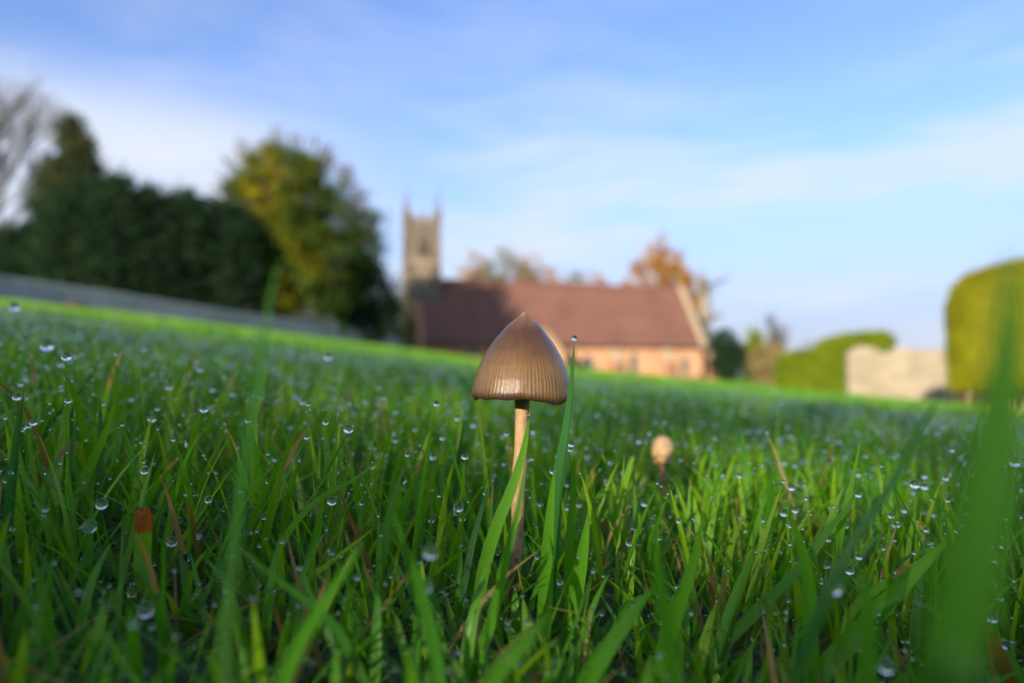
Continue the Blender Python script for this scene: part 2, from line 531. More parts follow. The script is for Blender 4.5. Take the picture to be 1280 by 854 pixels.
# ------------------------------------------------------------------ grass
def blade_arrays(x, y, L, wd, az, th0, k, seg, cross, info_r, dry, twist=None):
    """vectorised curved, tapering, folded blades. returns verts, quads, tris, info, uv, centreline"""
    N = len(x)
    t = np.linspace(0, 1, seg + 1)
    tm = (t[1:] + t[:-1]) / 2
    th = th0[:, None] + k[:, None] * tm[None] ** 1.6
    ds = (L / seg)[:, None]
    hx = np.concatenate([np.zeros((N, 1)), np.cumsum(np.sin(th) * ds, 1)], 1)
    hz = np.concatenate([np.zeros((N, 1)), np.cumsum(np.cos(th) * ds, 1)], 1)
    ca, sa = np.cos(az)[:, None], np.sin(az)[:, None]
    if twist is None:
        twist = np.zeros(N)
    z0 = gz(x, y)
    C = np.stack([x[:, None] + hx * ca, y[:, None] + hx * sa, z0[:, None] + hz - 0.001], -1)
    prof = (0.72 + 0.55 * np.sin(np.clip(t, 0, 1) * 2.2)) * np.clip(1 - t, 0, 1) ** 0.55
    prof = prof / prof.max()
    half = 0.5 * wd[:, None] * prof[None]
    tw = twist[:, None] * t[None]
    # width direction: horizontal, perpendicular to the lean, turned a little along the blade
    wx = -np.sin(az[:, None] + tw)
    wy = np.cos(az[:, None] + tw)
    thn = np.concatenate([th, th[:, -1:]], 1)
    nx, ny, nz = np.cos(thn) * ca, np.cos(thn) * sa, -np.sin(thn)
    info = np.zeros((N, seg + 1, 4), np.float32)
    info[..., 0] = info_r[:, None]
    info[..., 1] = t[None]
    info[..., 2] = np.clip(dry[:, None] + np.clip(t - 0.55, 0, 1)[None] * dry[:, None] * 1.5, 0, 1)
    info[..., 3] = 1
    tipd = (rng.random(N) < 0.08) * rng.uniform(0.03, 0.22, N)
    info[..., 2] = np.where((t[None] > 1 - tipd[:, None]) & (tipd[:, None] > 0), 0.85, info[..., 2])
    if cross == 3:
        fold = half * 0.45
        Lf = C + np.stack([wx * half - nx * 0, wy * half, np.zeros_like(half)], -1)
        Rt = C - np.stack([wx * half, wy * half, np.zeros_like(half)], -1)
        Md = C + np.stack([nx * fold, ny * fold, nz * fold], -1)
        V = np.stack([Lf, Md, Rt], 2)
        V = V.reshape(N, (seg + 1) * 3, 3)
        nv = (seg + 1) * 3
        q = []
        for s in range(seg):
            for c in range(2):
                a = s * 3 + c
                q.append((a, a + 1, a + 4, a + 3))
        q = np.array(q)
        Q = (np.arange(N)[:, None, None] * nv + q[None]).reshape(-1, 4)
        I = np.repeat(info, 3, axis=1).reshape(-1, 4)
        UV = np.tile(np.stack([np.tile([0, .5, 1.0], seg + 1), np.repeat(t, 3)], -1)[None], (N, 1, 1))
        UV[..., 0] += info_r[:, None] * 0.0
        return V.reshape(-1, 3), Q, None, I, UV.reshape(-1, 2), C
    V = np.stack([C + np.stack([wx * half, wy * half, 0 * half], -1), C - np.stack([wx * half, wy * half, 0 * half], -1)], 2)
    V = V.reshape(N, (seg + 1) * 2, 3)
    V[:, -1] = V[:, -2]
    # pointed tip: drop the last vertex
    V = V[:, :-1]
    nv = V.shape[1]
    q = np.array([(2 * s, 2 * s + 1, 2 * s + 3, 2 * s + 2) for s in range(seg - 1)]).reshape(-1, 4)
    Q = (np.arange(N)[:, None, None] * nv + q[None]).reshape(-1, 4) if seg > 1 else None
    tr = np.array([[2 * (seg - 1), 2 * (seg - 1) + 1, 2 * seg]])
    T = (np.arange(N)[:, None, None] * nv + tr[None]).reshape(-1, 3)
    I = np.repeat(info, 2, axis=1)[:, :-1].reshape(-1, 4)
    UV = np.tile(np.stack([np.tile([0, 1.0], seg + 1), np.repeat(t, 2)], -1)[None, :-1], (N, 1, 1))
    return V.reshape(-1, 3), Q, T, I, UV.reshape(-1, 2), C


def scatter(r0, r1, dens, wedge, power=None):
    """random points between two radii; wedge = half angle about +Y"""
    area = wedge * (r1 * r1 - r0 * r0)
    n = int(area * dens)
    r = np.sqrt(rng.uniform(r0 * r0, r1 * r1, n))
    a = rng.uniform(-wedge, wedge, n)
    return r * np.sin(a), r * np.cos(a)


def rnd_info(n, x, y):
    lf = 0.5 + 0.28 * np.sin(x * 3.1 + 1.2) * np.cos(y * 2.3) + 0.15 * np.sin(x * 11 + y * 7)
    fd = np.clip((np.hypot(x, y) - 1.5) / 10, 0, 1)
    r = np.clip(lf * 0.55 + rng.normal(0.25, 0.24, n) + fd * (0.12 + 0.22 * np.clip(-x / 10, 0, 1)), 0, 1)  # far blades yellower, most at left: sunlight painted into their colour
    dry = np.where(rng.random(n) < 0.022, rng.uniform(0.3, 1.0, n), rng.uniform(0, 0.12, n))
    return r, dry


MUSH = P(645, 800, FOCUS)          # foot of the mushroom
drops_near, drops_mid, drops_far = [], [], []


def add_drops(store, C, L, prob_tip, rad_lo, rad_hi, n_side, side_lo, side_hi):
    N, K = C.shape[:2]
    # dew gathers in patches
    prob_tip = prob_tip * (0.55 + 0.6 * (np.sin(C[:, 0, 0] * 5 + 1) * np.sin(C[:, 0, 1] * 4.3 + 2) > -0.2))
    # close to, every tip carries a bead; over the wider lawn only the biggest tell
    prob_tip = prob_tip * np.clip(1.45 - 0.75 * C[:, 0, 1], 0.05, 1.0)
    # drop at the tip
    pick = rng.random(N) < prob_tip
    rad = rad_lo + (rad_hi - rad_lo) * rng.random(N) ** 2.2
    p = C[:, -1].copy()
    p[:, 2] += rad * 0.6
    store.append(np.concatenate([p[pick], rad[pick, None]], 1))
    # smaller beads along the blade
    for _ in range(n_side):
        pick = rng.random(N) < 0.5
        k = rng.integers(max(1, K // 3), K, N)
        p = C[np.arange(N), k] * 1.0
        f = rng.random(N)[:, None]
        p = p * f + C[np.arange(N), k - 1] * (1 - f)
        rad = side_lo + (side_hi - side_lo) * rng.random(N) ** 2.5
        p[:, :2] += rng.normal(0, 0.0006, (N, 2))
        store.append(np.concatenate([p[pick], rad[pick, None]], 1))


def grass_ring(name, label, r0, r1, dens, wedge, Lr, wr, seg, cross, drops=None, dropargs=None, thatch=False):
    x, y = scatter(r0, r1, dens, wedge)
    n = len(x)
    L = rng.uniform(*Lr, n)
    wd = rng.uniform(*wr, n)
    if not thatch:
        tall = rng.random(n) < 0.10
        L = np.where(tall, L * rng.uniform(1.1, 1.35, n), L)
        # keep the view of the cap and stem clear
        d = np.hypot(x, y)
        u = x / np.maximum(y, 1e-3) * FPX
        front = (y < FOCUS + 0.012) & (y > 0.02) & (np.abs(u - 8) < 34)
        L = np.where(front, np.minimum(L, 0.018), L)
        # room for the lens itself
        cut_ = (y > 0.03) & (y < 0.124) & (np.abs(u + 461) < 30)
        L = np.where(cut_, np.minimum(L, 0.010), L)
        L = np.where(d < 0.10, np.minimum(L, 0.014 + 0.16 * np.clip(d - 0.045, 0, 1)), L)
        L = np.where((d >= 0.10) & (d < 0.145), np.minimum(L, rng.uniform(.012, .024, n)), L)
        bud_ = (y > 0.09) & (y < 0.285) & (np.abs(u - 188) < 23)
        L = np.where(bud_, np.minimum(L, 0.020), L)
        th0 = np.abs(rng.normal(0.0, 0.22, n)) + 0.03
        k = rng.gamma(2.0, 0.28, n)
    else:
        th0 = rng.uniform(0.5, 1.35, n)
        k = rng.uniform(-0.2, 0.6, n)
    az = rng.uniform(0, 2 * math.pi, n)
    r, dry = rnd_info(n, x, y)
    if thatch:
        dry = np.where(rng.random(n) < 0.2, rng.uniform(0.5, 1, n), dry)
        r = r * 0.7
    V, Q, T, I, UV, C = blade_arrays(x, y, L, wd, az, th0, k, seg, cross, r, dry, rng.normal(0, 0.7, n))
    keep = np.hypot(C[:, -1, 0] - 0.0, C[:, -1, 1] - 0.0) > 0.03
    me = mesh_np(name, V, tris=T, quads=Q, smooth=True, attrs={'blade_info': I}, uv=UV)
    if drops is not None:
        add_drops(drops, C, L, *dropargs)
    return me


WEDGE = R(62)
near = grass_ring('grass_near', '', 0.035, 0.60, 31000, WEDGE, (0.018, 0.038), (0.0008, 0.0022), 8, 3, drops_near, (0.85, 0.0003, 0.0011, 6, 0.00012, 0.00046))
thatch = grass_ring('grass_thatch', '', 0.03, 0.50, 60000, WEDGE, (0.010, 0.030), (0.0005, 0.0016), 4, 2, drops_near, (0.16, 0.0001, 0.0005, 1, 0.00006, 0.0003), thatch=True)
mid = grass_ring('grass_mid', '', 0.60, 2.4, 11000, R(50), (0.022, 0.040), (0.0014, 0.0030), 4, 2, drops_mid, (0.55, 0.0008, 0.0018, 0, 0.0002, 0.0006))
far = grass_ring('grass_far', '', 2.4, 14, 900, R(46), (0.022, 0.045), (0.006, 0.014), 3, 2, drops_far, (0.03, 0.0010, 0.0018, 0, 0, 0))
vfar = grass_ring('grass_very_far', '', 14, 62, 42, R(44), (0.03, 0.07), (0.04, 0.10), 1, 2)
for me, nm, lb in ((near, 'grass', 'wet green grass packed close round the mushroom stem'), (thatch, 'grass', 'short tangled undergrowth of thatch low between the grass blades'),
                   (mid, 'grass', 'blurred dewy lawn grass behind the mushroom'), (far, 'grass', 'soft green lawn stretching towards the church'),
                   (vfar, 'grass', 'far lawn grass at the foot of the church and walls')):
    o = link(nm, me, M['grass'])
    tag(o, lb, 'grass', kind='stuff')


# ------------------------------------------------------------------ dew
def ico(level):
    import bmesh
    bm = bmesh.new()
    bmesh.ops.create_icosphere(bm, subdivisions=level, radius=1.0)
    v = np.array([x.co[:] for x in bm.verts])
    f = np.array([[q.index for q in p.verts] for p in bm.faces])
    bm.free()
    return v, f


def drops_mesh(name, arrs, level, cap=None, label=''):
    D = np.concatenate(arrs)
    D = D[D[:, 3] > 0]
    if cap and len(D) > cap:
        D = D[rng.permutation(len(D))[:cap]]
    v, f = ico(level)
    N = len(D)
    sq = np.ones((N, 1, 3)); sq[:, 0, 2] = rng.uniform(0.88, 1.08, N)
    V = D[:, None, :3] + v[None] * D[:, None, 3:4] * sq
    F = (np.arange(N)[:, None, None] * len(v) + f[None]).reshape(-1, 3)
    me = mesh_np(name, V.reshape(-1, 3), tris=F, smooth=True)
    o = link(name, me, M['water'])
    tag(o, label, 'dew', kind='stuff')
    return N


Dn = np.concatenate(drops_near)
dd = np.hypot(Dn[:, 0], Dn[:, 1])
uu = Dn[:, 0] / np.maximum(Dn[:, 1], 1e-3) * FPX
ok = (dd > 0.07) & ~((np.abs(uu - 8) < 60) & (Dn[:, 1] < 0.13) & (Dn[:, 2] > 0.02))
Dn = Dn[ok]; dd = dd[ok]
dk_ = (Dn[:, 3] < 0.0006) | (dd > 0.15)
Dn = Dn[dk_]; dd = dd[dk_]
big = (Dn[:, 3] > 0.00034) & (dd < 0.30)
drops_mesh('dew', [Dn[big]], 3 - 0, 900, 'clear dew beads on the near grass')
rest = ~big
fine = rest & (dd < 0.28)
drops_mesh('dew', [Dn[fine]], 2, 12000, 'fine dew spangling the near grass blades')
drops_mesh('dew', [Dn[rest & ~fine]], 1, 30000, 'fine dew spangling the grass just beyond the mushroom')
drops_mesh('dew', drops_mid, 1, 60000, 'glinting dew across the blurred lawn')
drops_mesh('dew', drops_far, 1, 3000, 'sparse dew glints on the far lawn')


# ------------------------------------------------------------------ single blades
def catmull(pts, n):
    p = [pts[0] * 2 - pts[1]] + list(pts) + [pts[-1] * 2 - pts[-2]]
    res = []
    segs = len(pts) - 1
    for i in range(n + 1):
        t = i / n * segs
        k = min(int(t), segs - 1)
        f = t - k
        a, b, c, d = p[k], p[k + 1], p[k + 2], p[k + 3]
        res.append(0.5 * ((2 * b) + (c - a) * f + (2 * a - 5 * b + 4 * c - d) * f * f + (3 * b - a - 3 * c + d) * f ** 3))
    return res


def blade(label, pts, d, w_px, rnd=0.4, dry=0.0, dry_tip=0.0, turn=0.3, blunt=False, group=None, name='grass_blade', cat='grass blade', lean=0.0, seg=16, dry_mid=None, torn=False, rust=1.0):
    """one blade as a thing. pts run from tip to base (photo positions), d = distance of the tip, w_px = width there"""
    pp = [P(px, py, d + lean * i / max(1, len(pts) - 1)) for i, (px, py) in enumerate(pts)][::-1]
    b = pp[0]
    g = float(gz(b.x, b.y))
    if b.z > g + 0.003:
        dirv = (pp[0] - pp[1])
        dirv.z = min(dirv.z, -0.6 * dirv.length)
        k = (b.z - g + 0.002) / -dirv.z
        bend = b + dirv * k
        bend = Vector((b.x + (bend.x - b.x) * 0.7, b.y + (bend.y - b.y) * 0.5, float(gz(b.x, b.y)) - 0.002))
        pp = [bend] + pp
    c = catmull(pp, seg)
    W = w_px * d / FPX
    n = len(c)
    V, I, UV = [], [], []
    for i, p in enumerate(c):
        t = i / (n - 1)
        tan = (c[min(i + 1, n - 1)] - c[max(i - 1, 0)]).normalized()
        view = Vector((0, 1, 0))
        side = tan.cross(view)
        if side.length < 0.05:
            side = Vector((1, 0, 0))
        side.normalize()
        nn = side.cross(tan).normalized()
        a = turn * (0.4 + t)
        sd = side * math.cos(a) + nn * math.sin(a)
        nm = nn * math.cos(a) - side * math.sin(a)
        if blunt:
            pr = 1.0 if t < 0.97 else 0.85
        else:
            pr = (0.70 + 0.40 * math.sin(t * 2.4)) * max(0.0, 1 - t) ** 0.6 / 0.82
        h = W * 0.5 * min(pr, 1.0)
        for s in (-1, -0.5, 0, 0.5, 1):
            q = p + sd * (h * s) + nm * (h * 0.5 * (1 - abs(s)))
            if torn and i == n - 1:
                q = q + tan * random.uniform(-0.0030, 0.0006)
            V.append(tuple(q))
            dv = dry
            if dry_tip > 0:
                dv = max(dv, min(1.0, max(0.0, (t - (1 - dry_tip)) / 0.20)))
            I.append((rnd, t, dv, rust))
            UV.append(((s + 1) / 2, t))
    Q = []
    for i in range(n - 1):
        for s in range(4):
            a = i * 5 + s
            Q.append((a, a + 1, a + 6, a + 5))
    me = mesh_np(name, V, quads=Q, smooth=True, attrs={'blade_info': I}, uv=UV)
    o = link(name, me, M['grass'])
    tag(o, label, cat, group)
    return o


ICO3 = ico(3)
ICO4 = ico(4)
_dm = {}
def drop(label, px, py, d, r_px, group=None, tear=0.0, sq=1.0):
    """one dew drop; r_px = its radius in the photo"""
    key = (round(tear, 2), round(sq, 2))
    if key not in _dm:
        v, f = ICO4
        v = v.copy()
        v[:, 2] *= sq
        if tear:
            z = np.clip(v[:, 2], 0, 1)
            s = 1 - tear * z ** 1.5
            v[:, 0] *= s; v[:, 1] *= s
            v[:, 2] += z ** 2 * tear * 0.6
        me = mesh_np('dew_drop', v, tris=f, smooth=True)
        me.materials.append(M['water'])
        _dm[key] = me
    o = link('dew_drop', _dm[key])
    o.location = P(px, py, d)
    r = r_px * d / FPX
    o.scale = (r, r, r)
    tag(o, label, 'dew drop', group or 'dew drops on the grass')
    return o


G = 'long grass blades near the mushroom'
B = [
 ('tall dark blade just right of the brown cap with a drop on its tip', [(718, 424), (714, 480), (707, 540), (697, 600), (690, 680), (684, 760), (680, 850)], .132, 21, dict(rnd=.0, turn=.8)),
 ('slender bright blade crossing in front of the mushroom stem', [(661, 522), (655, 560), (640, 610), (620, 660), (603, 720), (592, 800)], .128, 17, dict(rnd=.55, turn=.4)),
 ('broad blurred blade sweeping across the foot of the mushroom stem', [(658, 572), (647, 640), (633, 695), (617, 766), (602, 812), (588, 860)], .108, 16, dict(rnd=.42, turn=.3)),
 ('narrow upright blade right of the tall dark one', [(717, 560), (716, 620), (712, 680), (710, 760), (708, 830)], .14, 13, dict(rnd=.5, turn=.3)),
 ('straight veined blade below the bent straw, widest of its neighbours', [(736, 643), (727, 700), (716, 760), (706, 850)], .13, 22, dict(rnd=.6, turn=.2)),
 ('upright blade rising close against the foot of the tall dark blade', [(693, 585), (687, 650), (683, 720), (680, 790), (677, 855)], .126, 20, dict(rnd=.5, turn=.25)),
 ('arching blade left of centre leaning right to a fine point', [(485, 567), (442, 600), (402, 622), (370, 652), (346, 692), (336, 730)], .130, 10, dict(rnd=.62, turn=.35)),
 ('short pointed blade under the arching one', [(405, 608), (401, 640), (393, 680), (381, 725)], .135, 13, dict(rnd=.58, turn=.2)),
 ('rust brown dead blade leaning beneath the arching blade', [(423, 610), (435, 642), (448, 672), (462, 712), (478, 745)], .137, 10, dict(rnd=.1, dry=.9, turn=.3)),
 ('pale straw-tipped blade lying low and pointing right', [(468, 660), (432, 688), (402, 712), (380, 730), (362, 770)], .120, 9, dict(rnd=.85, dry_tip=.12, turn=.3)),
 ('thin curling blade between the arching blade and the stem', [(560, 523), (563, 552), (577, 606), (594, 650), (608, 690), (612, 760)], .15, 6, dict(rnd=.45)),
 ('dark teal blade bending down right from a shared tip', [(138, 518), (155, 560), (169, 592), (182, 620), (192, 665)], .13, 9, dict(rnd=.05, turn=.8)),
 ('olive blade with a purplish brown tip leaning right', [(142, 504), (135, 532), (121, 565), (104, 603), (94, 625), (80, 690)], .155, 16, dict(rnd=.72, dry_tip=.08, turn=.2)),
 ('slim upright blade at left topped by a round drop', [(82, 452), (84, 500), (85, 550), (84, 600), (80, 690)], .15, 8, dict(rnd=.35)),
 ('thick straw-coloured stalk leaning right behind the olive blade', [(153, 438), (140, 470), (129, 509), (117, 556), (100, 640)], .21, 11, dict(rnd=.8, dry_tip=.45, turn=.2)),
 ('brown withered blade entering from the left edge', [(32, 552), (8, 570), (-30, 590), (-70, 640)], .14, 8, dict(rnd=.15, dry=.9)),
 ('thin upright blade near the left edge with two drops on top', [(34, 535), (33, 580), (30, 640)], .15, 6, dict(rnd=.4)),
 ('short blade at the left edge leaning left', [(6, 602), (20, 630), (32, 668), (38, 720)], .135, 8, dict(rnd=.3)),
 ('blade with a rusty tip that carries the tiny insect', [(250, 538), (238, 562), (226, 592), (211, 655), (202, 700), (198, 760)], .135, 8, dict(rnd=.6, dry_tip=.16, turn=.3)),
 ('pale shiny blade pointing up right beside the insect blade', [(291, 586), (271, 613), (252, 641), (235, 665), (218, 692), (205, 740)], .14, 9, dict(rnd=1.0, turn=.8)),
 ('green blade hooked right at its tip beside the cut brown leaf', [(262, 683), (244, 708), (233, 740), (228, 775), (225, 840)], .118, 10, dict(rnd=.55)),
 ('blade curving down right under a large drop left of the cut brown leaf', [(128, 642), (138, 695), (150, 729), (166, 770), (175, 830)], .125, 10, dict(rnd=.45)),
 ('tiny upright blade under the teardrop', [(182, 592), (182, 640), (181, 690)], .135, 5, dict(rnd=.6)),
 ('tall blurred blade standing close left, hooked right at its tip', [(361, 319), (347, 335), (338, 372), (331, 420), (322, 480), (311, 545), (300, 620), (290, 700), (282, 800)], .062, 17, dict(rnd=.06, turn=.6)),
 ('very broad blurred blade standing close at the right edge', [(1266, 312), (1262, 400), (1253, 490), (1240, 580), (1222, 670), (1202, 760), (1182, 860), (1165, 960)], .034, 78, dict(rnd=.28, turn=.25)),
 ('bluish blurred blade slanting up right toward the cream wall', [(1178, 486), (1150, 540), (1112, 610), (1072, 668), (1040, 730), (1008, 810), (990, 870)], .080, 15, dict(rnd=.02, turn=.5)),
 ('long dark blade with a drop at its tip slanting left to the bottom', [(1071, 613), (1059, 636), (1036, 662), (1015, 692), (985, 725), (950, 762), (912, 800), (878, 845)], .128, 13, dict(rnd=.25, turn=.5)),
 ('slim upright blade rising highest right of the small pale mushroom', [(1076, 548), (1067, 595), (1057, 637), (1046, 695), (1040, 760)], .14, 10, dict(rnd=.55)),
 ('short thin blade leaning left beside the broad right blade', [(1156, 610), (1175, 632), (1193, 655), (1212, 690)], .15, 6, dict(rnd=.2)),
 ('thin blade slanting down right behind the bluish blade', [(1056, 567), (1090, 608), (1119, 645), (1148, 692), (1166, 726), (1188, 775)], .17, 10, dict(rnd=.45)),
 ('broad veined blade slanting up right at lower right', [(1186, 673), (1160, 699), (1127, 733), (1090, 773), (1050, 815), (1020, 852)], .118, 27, dict(rnd=.6, turn=.3)),
 ('brown-edged blade lying along the broad veined blade', [(1153, 701), (1127, 713), (1101, 733), (1070, 757), (1050, 800)], .127, 12, dict(rnd=.7, dry_tip=.4)),
 ('broad pointed blade right of centre leaning slightly left', [(986, 640), (1000, 678), (1010, 724), (1013, 790), (1014, 860)], .112, 20, dict(rnd=.4, turn=.2)),
 ('broad bright blade leaning right below the small pale mushroom', [(880, 643), (868, 698), (851, 750), (835, 798), (822, 855)], .108, 22, dict(rnd=.5, turn=.2)),
 ('thin upright stem at the right edge with a drop on top', [(1268, 584), (1266, 620), (1261, 660), (1254, 710), (1244, 790)], .12, 6, dict(rnd=.25)),
 ('thin brown dead stem at lower right', [(1230, 745), (1235, 790), (1243, 855)], .11, 6, dict(rnd=.2, dry=.9)),
 ('blurred blade low in front of the mushroom foot with a yellowed tip', [(692, 762), (665, 792), (640, 822), (612, 860)], .075, 22, dict(rnd=.42, dry_tip=.0, turn=.3)),
 ('wide blurred blade low between the mushroom and the small mushroom', [(818, 732), (790, 768), (760, 810), (730, 860)], .095, 24, dict(rnd=.36, turn=.3)),
 ('blurred upright blade at lower right left of the broad one', [(1078, 700), (1082, 750), (1084, 800), (1084, 870)], .070, 22, dict(rnd=.3, turn=.2)),
 ('dim blurred blade slanting down right across the lower left', [(300, 684), (335, 715), (370, 742), (408, 772), (440, 820)], .090, 14, dict(rnd=.15)),
 ('broad blurred blade at the bottom left of the mushroom foot', [(492, 640), (508, 690), (526, 740), (540, 800), (550, 870)], .085, 20, dict(rnd=.22, turn=.2)),
 ('blurred blade leaning right at the bottom left of centre', [(455, 672), (430, 715), (400, 760), (372, 810), (350, 870)], .080, 18, dict(rnd=.35, turn=.3)),
 ('blurred blade rising in the bottom right quarter', [(815, 640), (822, 700), (830, 760), (842, 850)], .068, 20, dict(rnd=.35, turn=.3)),
 ('upright blade with dew left of the tall dark blade', [(505, 585), (498, 625), (492, 670), (490, 730)], .16, 11, dict(rnd=.65)),
 ('slim blade tipped by a drop in front of the small pale mushroom', [(848, 655), (856, 700), (866, 745), (870, 800)], .13, 6, dict(rnd=.3)),
 ('blade leaning left low beside the bent straw', [(795, 560), (782, 600), (770, 650), (765, 700)], .19, 12, dict(rnd=.75, dry_tip=.1)),
 ('olive blade right of the stem behind the tall dark blade', [(742, 585), (738, 620), (733, 660), (730, 700)], .20, 11, dict(rnd=.8, dry_tip=.3)),
 ('upright blade in the left foreground bottom corner', [(40, 690), (52, 740), (60, 790), (62, 860)], .10, 22, dict(rnd=.3)),
 ('dark upright blade left of the cut brown leaf', [(116, 612), (112, 670), (108, 740), (104, 850)], .12, 17, dict(rnd=.2)),
 ('veined blade at far left leaning right over the corner', [(18, 690), (30, 650), (60, 600), (60, 600)][::1], .16, 8, dict(rnd=.4)),
]
for lb, pts, d, wpx, kw in B:
    if lb.startswith('veined blade at far left'):
        pts = [(78, 612), (60, 655), (44, 700), (32, 760)]
    blade(lb, pts, d, wpx, group=G, **kw)
blade('broad blade cut off square with a torn brown end', [(181, 632), (179, 660), (178, 700), (178, 770), (176, 860)], .125, 24, rnd=.85, dry_tip=.40, turn=.12, rust=0.0, blunt=True, torn=True, group=G, seg=26)
blade('small crinkled yellow leaf beside the cut brown leaf', [(206, 738), (216, 755), (224, 778), (226, 800)], .118, 17, rnd=1.0, dry=.15, turn=.4, cat='leaf', name='yellow_leaf')
blade('thin bent straw arching over between two upright blades', [(679, 757), (700, 762), (722, 768), (734, 790), (740, 830)], .114, 2.6, rnd=.9, dry_tip=.62, turn=.2, cat='straw', name='straw')

# plain blades that nothing tells apart, thick around the plane of focus
plain = []
ng = 0
while ng < 150:
    d = 0.120 + 0.16 * random.random()
    px = random.uniform(10, 1270)
    x = (px - 640) / FPX * d
    if abs(px - 650) < 42 and d < 0.16:
        continue
    L = random.uniform(0.028, 0.046)
    if abs(px - 650) < 90: L *= 0.85
    wd = random.uniform(0.0010, 0.0023)
    if abs(px - 828) < 24: continue
    az = random.uniform(0, 2 * math.pi)
    A = lambda v: np.array([v], float)
    dry = A(random.uniform(.35, .9) if random.random() < .06 else random.uniform(0, .1))
    V, Q, T, I, UV, C = blade_arrays(A(x), A(d), A(L), A(wd), A(az), A(abs(random.gauss(0, .25)) + .03), A(random.gammavariate(2, .28)), 10, 3, A(min(1, max(0, random.gauss(.45, .25)))), dry, A(random.gauss(0, .7)))
    me = mesh_np('grass_blade', V, quads=Q, smooth=True, attrs={'blade_info': I}, uv=UV)
    o = link('grass_blade', me, M['grass'])
    tag(o, 'plain short green blade among many alike in the focused grass', 'grass blade', 'plain short blades in the focused grass')
    ng += 1
    if random.random() < 0.5:
        tip = C[0, -1]
        r = random.choice([.0004, .0005, .0006, .0008])
        key = (0.0, round(random.choice([.92, 1.0, 1.06]), 2))
        if key not in _dm:
            v, f = ICO3
            v = v.copy(); v[:, 2] *= key[1]
            mm = mesh_np('dew_drop', v, tris=f, smooth=True); mm.materials.append(M['water']); _dm[key] = mm
        q = link('dew_drop', _dm[key])
        q.location = (tip[0], tip[1], tip[2] + r * .6)
        q.scale = (r, r, r)
        tag(q, 'small round dew drop on the tip of a plain short blade', 'dew drop', 'drops on the plain short blades')

DR = [
 ('small bright drop on the tip of the tall blade beside the cap', 718, 423, .132, 3.8, {}),
 ('tiny drop where the slender blade meets the mushroom stem', 661, 519, .128, 3.2, {}),
 ('large clear drop left of the stem, upper of a touching pair', 573, 634, .145, 6.5, {}),
 ('smaller drop just below the large one left of the stem', 578, 648, .145, 4.2, {}),
 ('round drop hanging under the arching blade', 415, 626, .132, 6.0, {}),
 ('big blurred drop low left of the mushroom foot', 538, 690, .088, 9, {}),
 ('blurred drop under the big one low left of the foot', 533, 733, .090, 8, {}),
 ('big blurred pale drop at lower right', 1042, 733, .085, 11, {}),
 ('clear drop above the big blurred one at lower right', 1062, 713, .130, 5.5, {}),
 ('drop on the tip of the long dark slanting blade', 1073, 618, .128, 4.2, {}),
 ('blurred drop at the bottom of the right quarter', 1108, 834, .085, 8, {}),
 ('clear drop on top of the stem at the right edge', 1269, 578, .120, 6.5, {}),
 ('drop clinging beside the thin brown dead stem', 1241, 772, .115, 6.5, {}),
 ('lowest drop near the thin brown dead stem', 1258, 806, .115, 5.5, {}),
 ('smallest drop above the thin brown dead stem', 1250, 747, .118, 4, {}),
 ('teardrop on the tiny upright blade above the cut leaf', 181, 588, .135, 5.2, dict(tear=.35)),
 ('drop right of the cut brown leaf beside a bud', 215, 677, .125, 6.5, {}),
 ('drop hanging halfway between the cut leaf and the arching blade', 292, 690, .130, 7, {}),
 ('drop lower right of the cut brown leaf', 234, 697, .130, 5, {}),
 ('round drop on the slim upright blade at left', 83, 446, .15, 5.8, {}),
 ('blurred bright drop high at left above the slim blade', 59, 432, .21, 7.5, {}),
 ('left one of two drops on the thin blade by the left edge', 28, 534, .15, 4.4, {}),
 ('right one of two drops on the thin blade by the left edge', 36, 532, .15, 3.6, {}),
 ('clear drop resting low between two blades left of centre', 450, 776, .118, 7, {}),
 ('large drop above the blade left of the cut leaf', 127, 630, .122, 7, {}),
 ('largest drop left of the cut leaf, just under another', 112, 658, .118, 8.5, {}),
 ('blurred drop in front of the cut leaf base', 182, 762, .095, 10, {}),
 ('bright flat drop on the blade left of the big right blade', 1120, 656, .165, 5, dict(sq=.8)),
 ('bright drop above the broad pointed blade', 980, 641, .165, 5, {}),
 ('small drop on the tip of the slim blade before the pale mushroom', 848, 651, .13, 3.2, {}),
 ('drop on the dewy upright blade left of the stem', 503, 600, .16, 5, {}),
 ('drop clinging to the tall dark blade near the stem', 714, 555, .137, 4.5, {}),
 ('small drop under the one clinging to the tall dark blade', 713, 562, .135, 3.4, {}),
 ('elongated drop hanging left of the tall dark blade', 699, 571, .140, 5, dict(sq=.8)),
 ('glinting drop left of the tall dark blade, lower down', 691, 589, .142, 4.2, {}),
 ('drop beside the narrow upright blade near the straw', 700, 727, .126, 4.5, {}),
 ('little drop at the elbow of the bent straw', 724, 770, .114, 3.0, {}),
 ('long drop beside the foot of the cut leaf', 165, 738, .120, 6, dict(sq=1.5)),
 ('tiny drop at the left edge on the leaning blade', 8, 600, .135, 4, {}),
 ('drop above the short leaf-like blade at left of centre', 330, 646, .140, 3.8, {}),
 ('bright drop blurred high near the far left corner of the lawn', 18, 384, .26, 6, {}),
 ('blurred bright drop on the lawn left of the cap', 410, 446, .24, 5, {}),
 ('drop right of the big blurred blade near its foot', 1243, 700, .125, 4, {}),
]
for lb, px, py, d, r, kw in DR:
    drop(lb, px, py, d, r, **kw)


